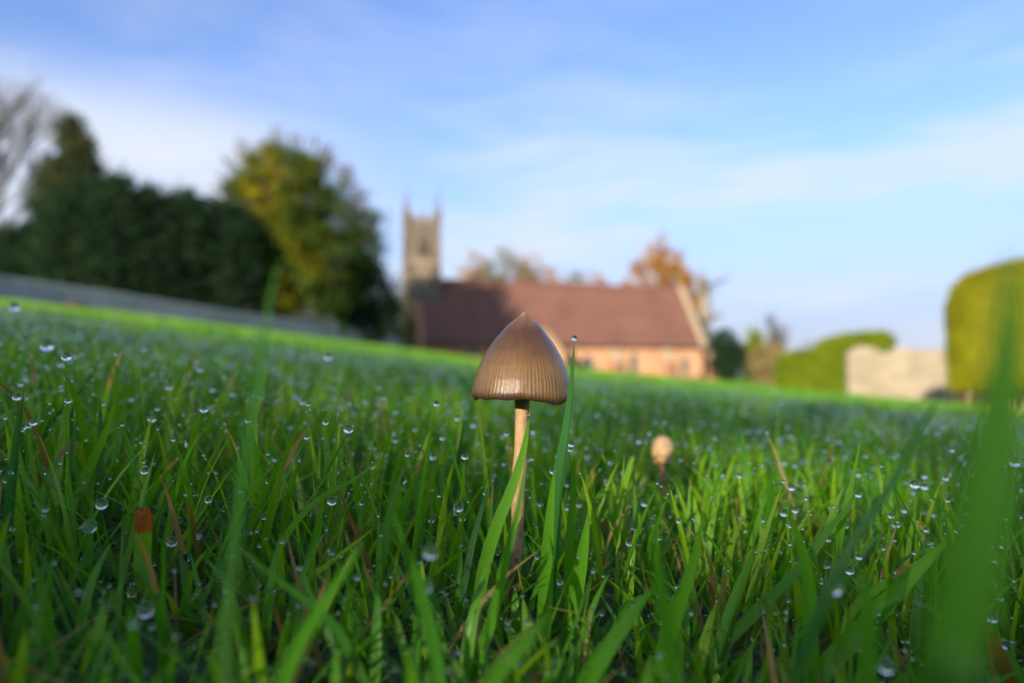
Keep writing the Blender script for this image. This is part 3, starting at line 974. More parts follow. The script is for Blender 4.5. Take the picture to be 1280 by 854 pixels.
# ------------------------------------------------------------------ mushrooms
def cap_mesh(name, prof, cx, K=192, wav=0.0, tilt=0.0, ribs=0, rib_amp=0.0):
    """prof: list of (r, z) tip to rim then curling under; v-coordinate along it"""
    n = len(prof)
    V, UV = [], []
    lens = [0]
    for a, b in zip(prof, prof[1:]):
        lens.append(lens[-1] + math.hypot(b[0] - a[0], b[1] - a[1]))
    tot = lens[-1]
    rmax = max(p[0] for p in prof)
    for i, (r, z) in enumerate(prof):
        v = lens[i] / tot
        for j in range(K + 1):
            a = 2 * math.pi * j / K
            edge = max(0.0, (v - 0.5) * 2)
            dz = wav * edge ** 2 * (math.sin(a * 3 + 0.7) + 0.6 * math.sin(a * 5 + 2.1) + 0.35 * math.sin(a * 11))
            rr = r * (1 + 0.016 * math.sin(2 * a + 1) + 0.006 * math.sin(7 * a) + 0.010 * math.sin(3 * a + 2))
            if ribs:
                m = max(0, min(1, (v - 0.5) / 0.25))
                rr += rib_amp * m * math.sin(ribs * a)
                dz += rib_amp * 1.2 * max(0, (v - 0.85) / 0.15) * math.sin(ribs * a)
            V.append((rr * math.cos(a), rr * math.sin(a), z + dz + tilt * rr * math.cos(a)))
            UV.append((j / K, v))
    Q = [(i * (K + 1) + j, (i + 1) * (K + 1) + j, (i + 1) * (K + 1) + j + 1, i * (K + 1) + j + 1) for i in range(n - 1) for j in range(K)]
    return mesh_np(name, V, quads=Q, smooth=True, uv=UV)


u = 0.0382e-3
tip = P(657, 389.5, FOCUS)
capc = P(656, 492, FOCUS)
root = empty('mushroom', (MUSH.x, MUSH.y, float(gz(MUSH.x, MUSH.y))))
tag(root, 'tall slender mushroom with a pointed brown bell cap', 'mushroom')
raw = [(0.5, 0), (7, 4), (14, 12), (22, 22), (33, 34), (47, 45), (64, 57), (84, 74), (104, 96), (124, 122), (148, 150), (171, 183), (192, 218), (211, 255), (228, 292), (241, 330), (251, 365), (257, 396), (261, 418), (263, 436), (262, 449), (257, 460), (248, 467), (234, 470)]
prof = []
for a, b in zip(raw, raw[1:]):
    for k in range(4):
        f = k / 4
        prof.append(((a[0] + (b[0] - a[0]) * f) * u, -(a[1] + (b[1] - a[1]) * f) * u))
prof.append((raw[-1][0] * u, -raw[-1][1] * u))
base = Vector(root.location)
capx = P(655.6, 450, FOCUS).x
cap = link('cap', cap_mesh('cap', prof, 0, K=468, wav=0.00034, tilt=0.0, ribs=78, rib_amp=0.000008), M['cap'], root)
cap.location = Vector((capx, MUSH.y, tip.z)) - base
# lean so that the tip sits a little right of the rim's centre
cap.rotation_euler = (0, R(2.2), 0)
# inner side and gills
inner = [(r * 0.965, z - 0.0003) for r, z in prof[:-6:3]]
me = cap_mesh('cap_lining', inner, 0, K=96, wav=0.00034, tilt=0.0)
o = link('cap_lining', me, M['gill'], root); o.location = cap.location; o.rotation_euler = cap.rotation_euler
V, F = [], []
for g in range(64):
    a = 2 * math.pi * g / 64
    b0 = len(V)
    for (r, z) in inner[6::3]:
        V.append((r * .99 * math.cos(a), r * .99 * math.sin(a), z))
        rr = 0.0016 + (r - 0.0016) * 0.45
        V.append((rr * math.cos(a), rr * math.sin(a), z - 0.0004 if r > 0.003 else z))
    for i in range((len(V) - b0) // 2 - 1):
        k = b0 + 2 * i
        F.append((k, k + 2, k + 3, k + 1))
o = link('gills', mesh_np('gills', V, quads=F), M['gill'], root); o.location = cap.location; o.rotation_euler = cap.rotation_euler
o['kind'] = 'stuff'
path = [(642, 812), (640.5, 780), (642.5, 740), (643, 700), (646.6, 660), (647.5, 620), (650, 580), (652, 540), (653, 500), (653.5, 470)]
pts = catmull([P(px, py, FOCUS) for px, py in path], 60)
b = MB()
rad = []
for i in range(61):
    t_ = i / 60
    rr = (8.0 + 0.9 * t_ + 0.45 * math.sin(t_ * 23) + 0.3 * math.sin(t_ * 51)) * FOCUS / FPX
    rad.append(rr)
b.tube([p - base for p in pts], rad, 28)
b.build('stem', M['stem'], root, smooth=True)


def bud(name, label, px, py_top, d, w_px, h_px, mat, stem_mat, stem_w, flat=0.0):
    top = P(px, py_top, d)
    g = float(gz(top.x, top.y))
    r_ = empty(name, (top.x, top.y, g))
    tag(r_, label, 'mushroom')
    s = d / FPX
    pr = []
    for i in range(25):
        a = i / 24 * 2.35
        pr.append((w_px * .5 * s * math.sin(a) ** (0.9) if i else 1e-6, -h_px * s * (1 - math.cos(a)) / 1.7))
    c = link('cap', cap_mesh(name + '_cap', pr, 0, K=48), mat, r_)
    c.location = (0, 0, top.z - g)
    b = MB()
    hh = top.z - g - h_px * s * .8
    b.tube([(0.0006, 0, -.002), (0.0003, 0, hh * .5), (0, 0, hh)], [stem_w * s * .55, stem_w * s * .5, stem_w * s * .45], 14)
    b.build('stem', stem_mat, r_, smooth=True)
    return r_


M['dark_stem'] = mat_stem('dark_mushroom_stem', (0.42, 0.20, 0.10), (0.26, 0.11, 0.06))
bud('mushroom', 'small pale tan mushroom bud blurred behind at right of the stem', 828, 545, .27, 27, 33, M['bud'], M['dark_stem'], 8)
bud('mushroom', 'tiny orange mushroom bud half hidden in grass at right', 1145, 650, .20, 17, 20, M['orange_bud'], M['dark_stem'], 6)

# the small winged insect on the rusty blade tip
ip = P(233, 551, .133)
ins = empty('insect', ip)
tag(ins, 'tiny dark winged insect clinging to a rusty blade tip', 'insect')
s = .133 / FPX
b = MB(); b.tube([(0, 0, -5 * s), (0.2 * s, 0, -2 * s), (0.6 * s, 0, 1.2 * s), (1.2 * s, 0, 3.2 * s)], [0.5 * s, 1.1 * s, 1.3 * s, 0.6 * s], 10); b.build('body', M['insect'], ins, smooth=True)
b = MB(); b.tube([(1.2 * s, 0, 3.0 * s), (1.6 * s, 0, 4.2 * s), (2.0 * s, 0, 5.3 * s)], [0.6 * s, 0.95 * s, 0.5 * s], 10); b.build('head', M['insect'], ins, smooth=True)
for sg in (-1, 1):
    b = MB()
    ol = [(0, 0), (1.9, -2.5), (2.4, -6), (1.4, -9.5), (0, -10), (-1.2, -7), (-1.0, -3)]
    b.add([(x * s - 0.6 * s, sg * 0.9 * s + 0.02 * s * z, z * s + 1.5 * s) for x, z in ol], [tuple(range(7))])
    b.build('wing', M['wing'], ins)
for k in range(6):
    b = MB(); sg = -1 if k % 2 else 1; zz = (k // 2 - 1) * 1.2
    b.tube([(0.5 * s, 0, zz * s), (2.2 * s, sg * 1.8 * s, (zz + 1) * s), (4.6 * s, sg * 1.5 * s, (zz - 1.2) * s)], [0.25 * s, 0.2 * s, 0.12 * s], 5); b.build('leg', M['insect'], ins)
for sg in (-1, 1):
    b = MB(); b.tube([(1.9 * s, 0, 5.2 * s), (1.2 * s, sg * .8 * s, 8 * s), (0.2 * s, sg * 1.3 * s, 10 * s)], [0.15 * s, 0.12 * s, 0.08 * s], 5); b.build('antenna', M['insect'], ins)


# ------------------------------------------------------------------ vegetation behind
def leaf_quads(C, size, info, flatz=0.0):
    """C (n,3) centres, each a randomly turned pointed quad"""
    n = len(C)
    a = rng.normal(size=(n, 3)); a /= np.linalg.norm(a, axis=1)[:, None]
    b = rng.normal(size=(n, 3)); b -= (a * b).sum(1)[:, None] * a; b /= np.linalg.norm(b, axis=1)[:, None]
    s = (size * rng.uniform(0.6, 1.3, n))[:, None]
    V = np.stack([C - a * s, C + b * s * 0.45, C + a * s, C - b * s * 0.45], 1).reshape(-1, 3)
    Q = np.arange(4 * n).reshape(n, 4)
    I = np.repeat(np.stack([info, info * 0 + .5, info * 0, info * 0 + 1], 1), 4, axis=0)
    return V, Q, I


def crown_pts(n_clump, per, clump_r, shape, seed=0, hollow=0.55):
    """shape(unit vector array, radius fraction array) -> positions"""
    d = rng.normal(size=(n_clump, 3)); d /= np.linalg.norm(d, axis=1)[:, None]
    rr = hollow + (1 - hollow) * rng.random(n_clump) ** 0.6
    cc = shape(d, rr)
    pts = cc[:, None, :] + rng.normal(size=(n_clump, per, 3)) * clump_r * rng.uniform(.6, 1.3, (n_clump, 1, 1)) * np.array([1, 1, .8])
    return cc, pts.reshape(-1, 3), np.repeat(np.arange(n_clump), per)


def ellipsoid(rx, ry, rz, zc, point=0.0, base=0.0):
    def f(d, rr):
        p = d * rr[:, None] * np.array([rx, ry, rz])
        zt = (p[:, 2] / rz + 1) / 2
        k = 1 - point * zt ** 1.2
        p[:, 0] *= k; p[:, 1] *= k
        p[:, 2] += zc
        return p
    return f


def tree(name, label, cat, loc, H, shape, n_clump, per, clump_r, leaf, mat, infof=None, trunk_r=0.2, trunk_h=None, bark='bark', limbs=7, group=None, keep=None, lim_r=None, crown_name='crown', hollow=.55):
    r_ = empty(name, loc)
    tag(r_, label, cat, group)
    cc, pts, idx = crown_pts(n_clump, per, clump_r, shape, hollow=hollow)
    if keep is not None:
        m = keep(pts)
        pts, idx = pts[m], idx[m]
    m = pts[:, 2] > 0.05
    pts, idx = pts[m], idx[m]
    ci = rng.random(n_clump)
    info = np.clip(ci[idx] * .55 + rng.random(len(idx)) * .45, 0, 1) if infof is None else infof(pts, ci[idx], rng.random(len(idx)))
    V, Q, I = leaf_quads(pts, leaf, info)
    o = link(crown_name, mesh_np(crown_name, V, quads=Q, attrs={'blade_info': I}), mat, r_)
    o['kind'] = 'stuff'
    th = trunk_h or H * .6
    b = MB()
    b.tube([(0, 0, -.4), (0.03, 0.02, th * .3), (-.05, .04, th * .7), (0.05, 0, th)], [trunk_r * 1.25, trunk_r, trunk_r * .7, trunk_r * .25], 9)
    for k in range(limbs):
        q = cc[rng.integers(len(cc))]
        z0 = th * rng.uniform(.3, .85)
        mdl = Vector((q[0] * .5, q[1] * .5, z0 * .6 + q[2] * .4))
        b.tube([(0, 0, z0), mdl, tuple(q)], [trunk_r * .4, trunk_r * .25, trunk_r * .08], 5)
    b.build('trunk', M[bark], r_, smooth=True)
    return r_


def bare_tree(name, label, loc, H, spread, mat, seed, levels=5, trunk_r=.16, lean=(0, 0), cat='tree', group=None, split=3, up=.25, start=.28):
    rd = random.Random(seed)
    r_ = empty(name, loc)
    tag(r_, label, cat, group)
    trunk, tw = MB(), MB()

    def grow(p, d, ln, rad, lv):
        q = p
        pts, rs = [p], [rad]
        for k in range(3):
            d = (d + Vector((rd.gauss(0, .13), rd.gauss(0, .13), up * .12))).normalized()
            q = q + d * ln / 3
            pts.append(q); rs.append(rad * (1 - .14 * (k + 1)))
        (trunk if lv >= levels - 1 else tw).tube(pts, rs, 7 if lv >= levels - 1 else (4 if lv > 1 else 3))
        if lv == 0:
            return
        for k in range(split + (1 if lv < 3 else 0)):
            an = rd.uniform(0, 2 * math.pi)
            sp = rd.uniform(.35, .95) * spread
            side = Vector((math.cos(an), math.sin(an), 0))
            nd = (d + side * sp + Vector((0, 0, up))).normalized()
            grow(pts[rd.choice([1, 2, 3, 3])], nd, ln * rd.uniform(.62, .85), rad * .55, lv - 1)
    grow(Vector((0, 0, -.3)), Vector((lean[0], lean[1], 1)).normalized(), H * start, trunk_r, levels)
    trunk.build('trunk', mat, r_, smooth=True)
    o = tw.build('branches', M['twig'] if mat is M['bark'] else mat, r_)
    o['kind'] = 'stuff'
    return r_


def on_ground(px, d, dz=-0.05):
    x = (px - 640) / FPX * d
    return Vector((x, d, float(gz(x, d)) + dz))


def hgt(py, d, loc):
    """height above loc of the level seen at py"""
    return P(640, py, d).z - loc.z


# big yew with yellowing leaves, their yellow also painting sunlight on its left
d = 40
L = on_ground(352, d)
H = hgt(178, d, L)
def yew_info(p, c, r):
    yl = 0.5 + 0.5 * np.sin(p[:, 0] * 1.1 + 1.5) * np.sin(p[:, 2] * 0.9 + .6) + 0.25 * np.sin(p[:, 0] * 2.7 + p[:, 2] * 2.1)
    sunlit_side = np.clip(1.0 - (p[:, 0] + .3) * 0.16, 0, 1)  # sunward side yellower, light put into the leaf colour
    a = np.clip((.30 + .60 * yl) * sunlit_side * 1.0, 0, 1) * np.clip(.15 + 1.3 * c, 0, 1)
    return np.clip(.08 + .30 * r + .75 * a, 0, 1)
def yew_keep(p):
    # gaps that let the sky through on the right-hand side
    g = np.sin(p[:, 0] * 2.3 + 1) * np.sin(p[:, 2] * 2.1 + .5)
    return ~((p[:, 0] > .4) & (p[:, 2] > H * .50) & (p[:, 2] < H * .86) & (g > .72))
def yew_shape(dv, rr):
    p = dv * rr[:, None] * np.array([4.7, 3.4, H * .52])
    p[:, 2] += H * .47
    zt = np.clip(p[:, 2] / H, 0, 1)
    p[:, 0] += 0.3 - 0.9 * zt + .55
    lob = 1 + .16 * np.sin(4 * np.arctan2(dv[:, 2], dv[:, 0]) + 1)
    p[:, 0] *= lob * (1.16 - .28 * zt)
    return p
yew = tree('yew_tree', 'large spreading yew with yellow foliage and gaps of sky on its right', 'tree', L, H, yew_shape, 800, 110, .36, .12, M['yew'], yew_info, .45, H * .7, limbs=34, keep=yew_keep, hollow=.12)
# stray twigs that stand out of the outline
tw = MB()
rd = random.Random(4)
for k in range(120):
    an = rd.uniform(-.35, math.pi + .35)
    q = Vector((math.cos(an) * 4.0 + .3, rd.uniform(-1.5, 1.5), H * .5 + math.sin(an) * H * .46))
    dv = Vector((math.cos(an) * .9, rd.uniform(-.3, .3), math.sin(an) * .8 + .35)).normalized()
    ln = rd.uniform(.5, 1.3)
    tw.tube([q, q + dv * ln * .5 + Vector((0, 0, .05)), q + dv * ln + Vector((rd.uniform(-.2, .2), 0, .2))], [.05, .035, .01], 4)
    for j in range(3):
        s2 = q + dv * ln * rd.uniform(.3, .8)
        tw.tube([s2, s2 + (dv + Vector((rd.uniform(-.8, .8), 0, rd.uniform(-.3, .9)))) * .35], [.03, .01], 3)
o = tw.build('branches', M['bark'], yew); o['kind'] = 'stuff'

d = 43
L = on_ground(455, d); H2 = hgt(322, d, L)
tree('yew_tree', 'low dark rounded yew against the right foot of the big yellow one', 'tree', L, H2, ellipsoid(2.2, 2.0, H2 * .5, H2 * .5, .2), 120, 110, .35, .14, M['dark_conifer'], None, .2)
d = 47
L = on_ground(492, d); H2 = hgt(372, d, L)
tree('shrub', 'small brownish shrub in front of the church tower foot', 'shrub', L, H2, ellipsoid(1.1, 1.0, H2 * .5, H2 * .5), 50, 60, .3, .11, M['olive'], None, .08)

# the row of dark conifers behind the low grey wall
GH = 'dark conifers in a row behind the grey wall'
CON = [
 (24, 35, 282, 2.4, .15, 'squat dark bush at the left edge below the bare tree', 'dark_conifer'),
 (88, 33, 232, 1.7, .15, 'dark conifer before the tall pointed one, first of the row', 'dark_conifer'),
 (140, 33, 222, 1.6, .30, 'second dark conifer of the row with a peaked top', 'dark_conifer'),
 (185, 34, 229, 1.5, .15, 'third dark conifer of the row, level topped', 'dark_conifer'),
 (228, 35, 236, 1.6, .20, 'fourth dark conifer of the row, slightly lower', 'dark_conifer'),
 (275, 36, 252, 2.1, .20, 'last conifer of the row, lowest and nearest the yellow yew', 'dark_conifer'),
]
for px, d, ty, rx, pt, lb, mk in CON:
    L = on_ground(px, d)
    H2 = hgt(ty, d, L)
    tree('conifer', lb, 'tree', L, H2, ellipsoid(rx, 1.6, H2 * .52, H2 * .49, pt), 230, 130, .30, .10, M[mk], None, .22, H2 * .8, group=GH)
d = 41
L = on_ground(84, d); H2 = hgt(150, d, L)
tree('conifer', 'tall pointed conifer rising above the dark row', 'tree', L, H2, ellipsoid(3.0, 2.2, H2 * .52, H2 * .49, .66), 280, 95, .34, .15, M['brown_conifer'], None, .3, H2 * .9)
d = 46
L = on_ground(-8, d)
bare_tree('bare_tree', 'tall bare winter tree at the left edge', L, hgt(60, d, L), .85, M['bark'], 11, levels=5, trunk_r=.27, split=4)

# autumn trees behind the church
d = 78
for px, ty, rx, lb, mk in ((592, 318, 1.5, 'thin russet treetop showing just right of the tower', 'autumn'), (630, 312, 2.1, 'olive and brown treetop above the left of the church roof', 'olive'),
                           (664, 320, 1.5, 'orange treetop above the middle of the church roof', 'autumn'), (742, 342, 1.5, 'lowest brown treetop peeping over the church roof', 'autumn'),
                           (608, 330, 1.7, 'low brown treetop filling the gap right of the russet one', 'olive'), (650, 328, 1.6, 'low bushy olive treetop behind the roof centre', 'olive'),
                           (685, 336, 1.6, 'small brown treetop right of the orange one', 'autumn'), (718, 341, 1.4, 'tiny olive treetop just clearing the ridge', 'olive')):
    L = on_ground(px, d); H2 = hgt(ty, d, L)
    tree('autumn_tree', lb, 'tree', L, H2, ellipsoid(rx * 1.5, 2, 2.6, H2 - 2.3,   .35), 60, 26, .32, .13, M[mk], None, .22, H2 * .92, limbs=24)
L = on_ground(826, 74); H2 = hgt(300, 74, L)
oak = tree('oak_tree', 'big orange autumn oak behind the right end of the church roof', 'tree', L, H2, ellipsoid(5.4, 3.4, H2 * .42, H2 * .57, .42), 200, 62, .42, .17, M['autumn'], None, .4, H2 * .8, limbs=30)
b = MB(); rd = random.Random(9)
for z0, ex, ez in ((H2 * .35, 7.2, H2 * .44), (H2 * .45, 7.6, H2 * .72), (H2 * .3, 6.2, H2 * .30), (H2 * .5, 5.6, H2 * .60), (H2 * .6, .2, H2 * 1.03)):
    e = Vector((ex, rd.uniform(-1, 1), ez))
    b.tube([(0, 0, z0), e * .5 + Vector((0, 0, z0 * .5 + .2)), e * .8 + Vector((0, 0, z0 * .2 + .3)), e], [.28, .2, .13, .05], 6)
    for j in range(14):
        s2 = e * rd.uniform(.5, 1)
        s2.z = z0 + (e.z - z0) * (s2.x / e.x) + .2
        b.tube([s2, s2 + Vector((rd.uniform(-.2, 1.0), rd.uniform(-.5, .5), rd.uniform(-.5, .9)))], [.07, .02], 3)
o = b.build('branches', M['bark'], oak); o['kind'] = 'stuff'
L = on_ground(880, 70); H2 = hgt(335, 70, L)
tree('pale_tree', 'pale sunlit ivy-clad trunk at the right end of the church', 'tree', L, H2, ellipsoid(.9, .9, H2 * .48, H2 * .52, .2), 60, 40, .25, .12, M['shrub'], None, .35, H2 * .95, bark='pale_bark', limbs=10)
L = on_ground(962, 72)
bare_tree('bare_tree', 'small bare tree upright between the church and green hedge', L, hgt(352, 72, L) * .82, .34, M['bark'], 5, levels=5, trunk_r=.22, split=4, up=.5)
L = on_ground(1012, 95)
bare_tree('bare_tree', 'faint distant bare tree beyond the green hedge', L, hgt(385, 95, L) * .8, .8, M['bark'], 8, levels=5, trunk_r=.15)
L = on_ground(1150, 60)
bare_tree('bare_tree', 'bare twiggy tree poking above the cream stone wall', L, hgt(412, 60, L) * .8, .9, M['bark'], 12, levels=4, trunk_r=.1)

for px, d, ty, rx, mk, lb, nm in ((908, 50, 412, 1.35, 'dark_conifer', 'dark green rounded bush just right of the church', 'bush'),
                              (944, 52, 412, 1.2, 'green_hedge', 'yellow-green shrub right of the dark bush', 'shrub'),
                              (962, 46, 428, 1.35, 'shrub', 'pale brown dead-looking shrub below the small bare tree', 'shrub')):
    L = on_ground(px, d); H2 = hgt(ty, d, L)
    tree(nm, lb, nm, L, H2, ellipsoid(rx, 1.1, H2 * .5, H2 * .5, .1), 110, 100, .25, .10, M[mk], None, .08, H2 * .6, crown_name='foliage', hollow=.15)


def hedge(name, label, outline, y0, y1, mat, n, leaf, loc, round_=0.3, jit=.06):
    """clipped hedge: outline in local x,z; a leafy skin over a solid body"""
    r_ = empty(name, loc)
    tag(r_, label, 'hedge')
    b = MB()
    b.prism([(x, z) for x, z in outline], y0, y1)
    me = bpy.data.meshes.new('body'); me.from_pydata(b.v, [], b.f); me.update()
    o = link('hedge_body', me, mat, r_)
    m = o.modifiers.new('bevel', 'BEVEL'); m.width = round_; m.segments = 5; m.limit_method = 'ANGLE'; m.angle_limit = R(40)
    me.attributes.new('blade_info', 'FLOAT_COLOR', 'POINT')
    for dta in me.attributes['blade_info'].data:
        dta.color = (.2, .5, 0, 1)
    # leaves over front, sides and top
    pts = []
    P2 = [np.array(p) for p in outline]
    per = [(P2[i], P2[(i + 1) % len(P2)]) for i in range(len(P2))]
    lens = np.array([np.linalg.norm(b_ - a_) for a_, b_ in per])
    xs = [p[0] for p in outline]; zs = [p[1] for p in outline]
    k = 0
    nside = int(n * .45)
    pick = rng.choice(len(per), nside, p=lens / lens.sum())
    f = rng.random(nside)
    A_ = np.array([a_ for a_, _ in per]); B_ = np.array([b_ for _, b_ in per])
    xz = A_[pick] * (1 - f)[:, None] + B_[pick] * f[:, None]
    side = np.stack([xz[:, 0], rng.uniform(y0 + round_ * .4, y1 - round_ * .4, nside), xz[:, 1]], 1)
    nf = n - nside
    fx = rng.uniform(min(xs), max(xs), nf * 2); fz = rng.uniform(min(zs), max(zs), nf * 2)
    inside = np.zeros(nf * 2, bool)
    for a_, b_ in per:
        cond = ((a_[1] > fz) != (b_[1] > fz)) & (fx < (b_[0] - a_[0]) * (fz - a_[1]) / (b_[1] - a_[1] + 1e-9) + a_[0])
        inside ^= cond
    front = np.stack([fx, np.full(nf * 2, y0), fz], 1)[inside]
    pts = np.concatenate([side, front])
    pts = pts + rng.normal(size=pts.shape) * jit
    lf = .5 + .25 * np.sin(pts[:, 0] * 3 + pts[:, 2] * 2) * np.sin(pts[:, 2] * 4)
    V, Q, I = leaf_quads(pts, leaf, np.clip(lf * .6 + rng.random(len(pts)) * .45 - .05, 0, 1))
    q = link('leaves', mesh_np('leaves', V, quads=Q, attrs={'blade_info': I}), mat, r_)
    q['kind'] = 'stuff'
    return r_


# large clipped golden hedge at right, raised on stems above the ground
d = 15
L = on_ground(1187, d)
z_at = lambda py: hgt(py, d, L)
x_at = lambda px: (px - 1187) / FPX * d * .80
gh = hedge('yew_hedge', 'tall clipped golden yew hedge with rounded corners at the right edge', [(x_at(1189), z_at(486)), (x_at(1187), z_at(440)), (x_at(1187), z_at(385)), (x_at(1196), z_at(357)), (x_at(1214), z_at(343)), (x_at(1240), z_at(337)), (x_at(1290), z_at(330)), (x_at(1400), z_at(328)), (x_at(1500), z_at(340)), (x_at(1500), z_at(486))],
      0, 1.6, M['hedge'], 30000, .035, L, .35, .045)
gh.rotation_euler = (0, 0, -math.atan2(L.x, L.y))
b = MB()
lowb = empty('shrub', on_ground(1235, 15.2))
tag(lowb, 'leggy stems and ivy under the clipped golden hedge', 'shrub')
rd = random.Random(3)
for k in range(26):
    x0 = rd.uniform(-.5, 3.2)
    b.tube([(x0, rd.uniform(-.3, .3), -.2), (x0 + rd.uniform(-.1, .1), rd.uniform(-.3, .3), .45), (x0 + rd.uniform(-.3, .3), rd.uniform(-.3, .3), 1.0)], [.045, .035, .02], 5)
b.build('stem', M['pale_bark'], lowb)
C_ = np.stack([rng.uniform(-.6, 3.3, 5000), rng.uniform(-.3, .5, 5000), rng.uniform(0, .75, 5000)], 1)
V, Q, I = leaf_quads(C_, .035, rng.random(5000))
o = link('foliage', mesh_np('foliage', V, quads=Q, attrs={'blade_info': I}), M['olive'], lowb); o['kind'] = 'stuff'

d = 32
L = on_ground(1050, d)
z_at = lambda py: hgt(py, d, L); x_at = lambda px: (px - 1050) / FPX * d
hedge('hedge', 'sunlit yellow-green hedge stepping up between shrubs and cream wall', [(x_at(982), z_at(492)), (x_at(982), z_at(448)), (x_at(1000), z_at(440)), (x_at(1024), z_at(438)), (x_at(1042), z_at(424)), (x_at(1066), z_at(418)), (x_at(1108), z_at(415)), (x_at(1120), z_at(422)), (x_at(1120), z_at(492))],
      0, 1.4, M['green_hedge'], 16000, .06, L, .3, .07)

# unseen hedge added behind the viewer to cast shade over the near lawn
L = Vector((-2.4, -4.7, float(gz(-2.4, -4.7)) - .1))
hb = hedge('added_shade_hedge', 'added unseen dark hedge behind the viewer shading the near lawn', [(-9, 0), (-9, .82), (-6, .95), (-4, .86), (-1, .98), (1.5, .9), (5, 1.0), (7, .9), (9, .95), (9, 0)], -.6, .8, M['dark_conifer'], 9000, .06, L, .3, .08)
hb.rotation_euler = (0, 0, math.atan2(SUN_XY[0], -SUN_XY[1]) * 1.0)
# added on top to dapple the light: loose shoots that let some of the low sun through
rng_kept, rng = rng, np.random.default_rng(SHOOT_SEED)
nsh = 33000
hx_ = rng.uniform(-9, 9, nsh)
hz_ = .80 + 1.15 * rng.random(nsh) ** 1.25
keep_ = hz_ < 1.72 + .12 * np.sin(hx_ * 1.9) + .08 * np.sin(hx_ * 5.3)
C_ = np.stack([hx_, rng.uniform(-.5, .7, nsh), hz_], 1)[keep_]
V, Q, I = leaf_quads(C_, .05, rng.random(len(C_)))
o = link('dapple_shoots', mesh_np('dapple_shoots', V, quads=Q, attrs={'blade_info': I}), M['dark_conifer'], hb); o['kind'] = 'stuff'
rng = rng_kept

# ------------------------------------------------------------------ walls
def wall_run(name, label, pts, h, th, mat, cop_mat, coping=.08, top_jit=0.0, kids=None):
    """pts: ground points (x, y); a wall following them"""
    r_ = empty(name, (0, 0, 0))
    tag(r_, label, 'wall')
    n = 60
    path = []
    for i in range(n + 1):
        t_ = i / n * (len(pts) - 1)
        k = min(int(t_), len(pts) - 2)
        f = t_ - k
        path.append(Vector((pts[k][0] * (1 - f) + pts[k + 1][0] * f, pts[k][1] * (1 - f) + pts[k + 1][1] * f, 0)))
    V, F, V2, F2 = [], [], [], []
    for i, p in enumerate(path):
        tn = (path[min(i + 1, n)] - path[max(i - 1, 0)]).normalized()
        nr = Vector((-tn.y, tn.x, 0))
        g = float(gz(p.x, p.y))
        hh = (h(i / n) if callable(h) else h) + random.uniform(-top_jit, top_jit)
        for a_, z in ((-th, g - .3), (-th, g + hh), (th, g + hh), (th, g - .3)):
            V.append(tuple(p + nr * a_ + Vector((0, 0, z))))
        for a_, z in ((-th - .04, g + hh + .003), (-th - .02, g + hh + coping), (th + .02, g + hh + coping), (th + .04, g + hh + .003)):
            V2.append(tuple(p + nr * a_ + Vector((0, 0, z))))
    for VV, FF in ((V, F), (V2, F2)):
        for i in range(n):
            for k in range(4):
                FF.append((i * 4 + k, i * 4 + (k + 1) % 4, (i + 1) * 4 + (k + 1) % 4, (i + 1) * 4 + k))
        FF.append((0, 1, 2, 3)); FF.append((n * 4 + 3, n * 4 + 2, n * 4 + 1, n * 4))
    me = bpy.data.meshes.new('wall_body'); me.from_pydata(V, [], F); link('wall_body', me, mat, r_)
    if coping:
        me = bpy.data.meshes.new('coping'); me.from_pydata(V2, [], F2); link('coping', me, cop_mat, r_)
    return r_


gp = lambda px, d: ((px - 640) / FPX * d, d)
M['grey_coping'] = mat_plain('grey_coping', (0.42, 0.42, 0.44), (0.31, 0.31, 0.33), 3, 0.85, .01)
gw = wall_run('stone_wall', 'low grey stone wall running up the slope at left toward the tower', [gp(-260, 18), gp(0, 24), gp(250, 31), gp(400, 38), gp(500, 47)], .70, .18, M['grey_wall'], M['grey_coping'], .09, .015)
cw = wall_run('stone_wall', 'sunlit cream stone wall between the green hedge and golden hedge', [gp(1058, 26), gp(1120, 25.6), gp(1200, 25.2), gp(1320, 25)],
              lambda t_: 1.62 + .30 * min(1, t_ * 12) - (.22 * math.exp(-((t_ - .25) / .05) ** 2)) + .12 * t_, .22, M['cream_wall'], M['pale_stone'], 0.0, .03)
d = 25
# molehill
L = on_ground(92, 16, -.03)
V, F = [], []
K = 28
for i in range(9):
    for j in range(K):
        a = 2 * math.pi * j / K
        rr = .36 * i / 8 * (1 + .12 * math.sin(3 * a) + .08 * math.sin(7 * a + i))
        V.append((rr * math.cos(a), rr * .8 * math.sin(a), .20 * (1 - (i / 8) ** 2) + .02 * math.sin(5 * a + i * 2)))
F = [(i * K + j, i * K + (j + 1) % K, (i + 1) * K + (j + 1) % K, (i + 1) * K + j) for i in range(8) for j in range(K)]
mo = link('molehill', mesh_np('molehill', V, quads=F, smooth=True), M['mole'], None, L)
tag(mo, 'brown molehill on the bright lawn before the grey wall', 'molehill')


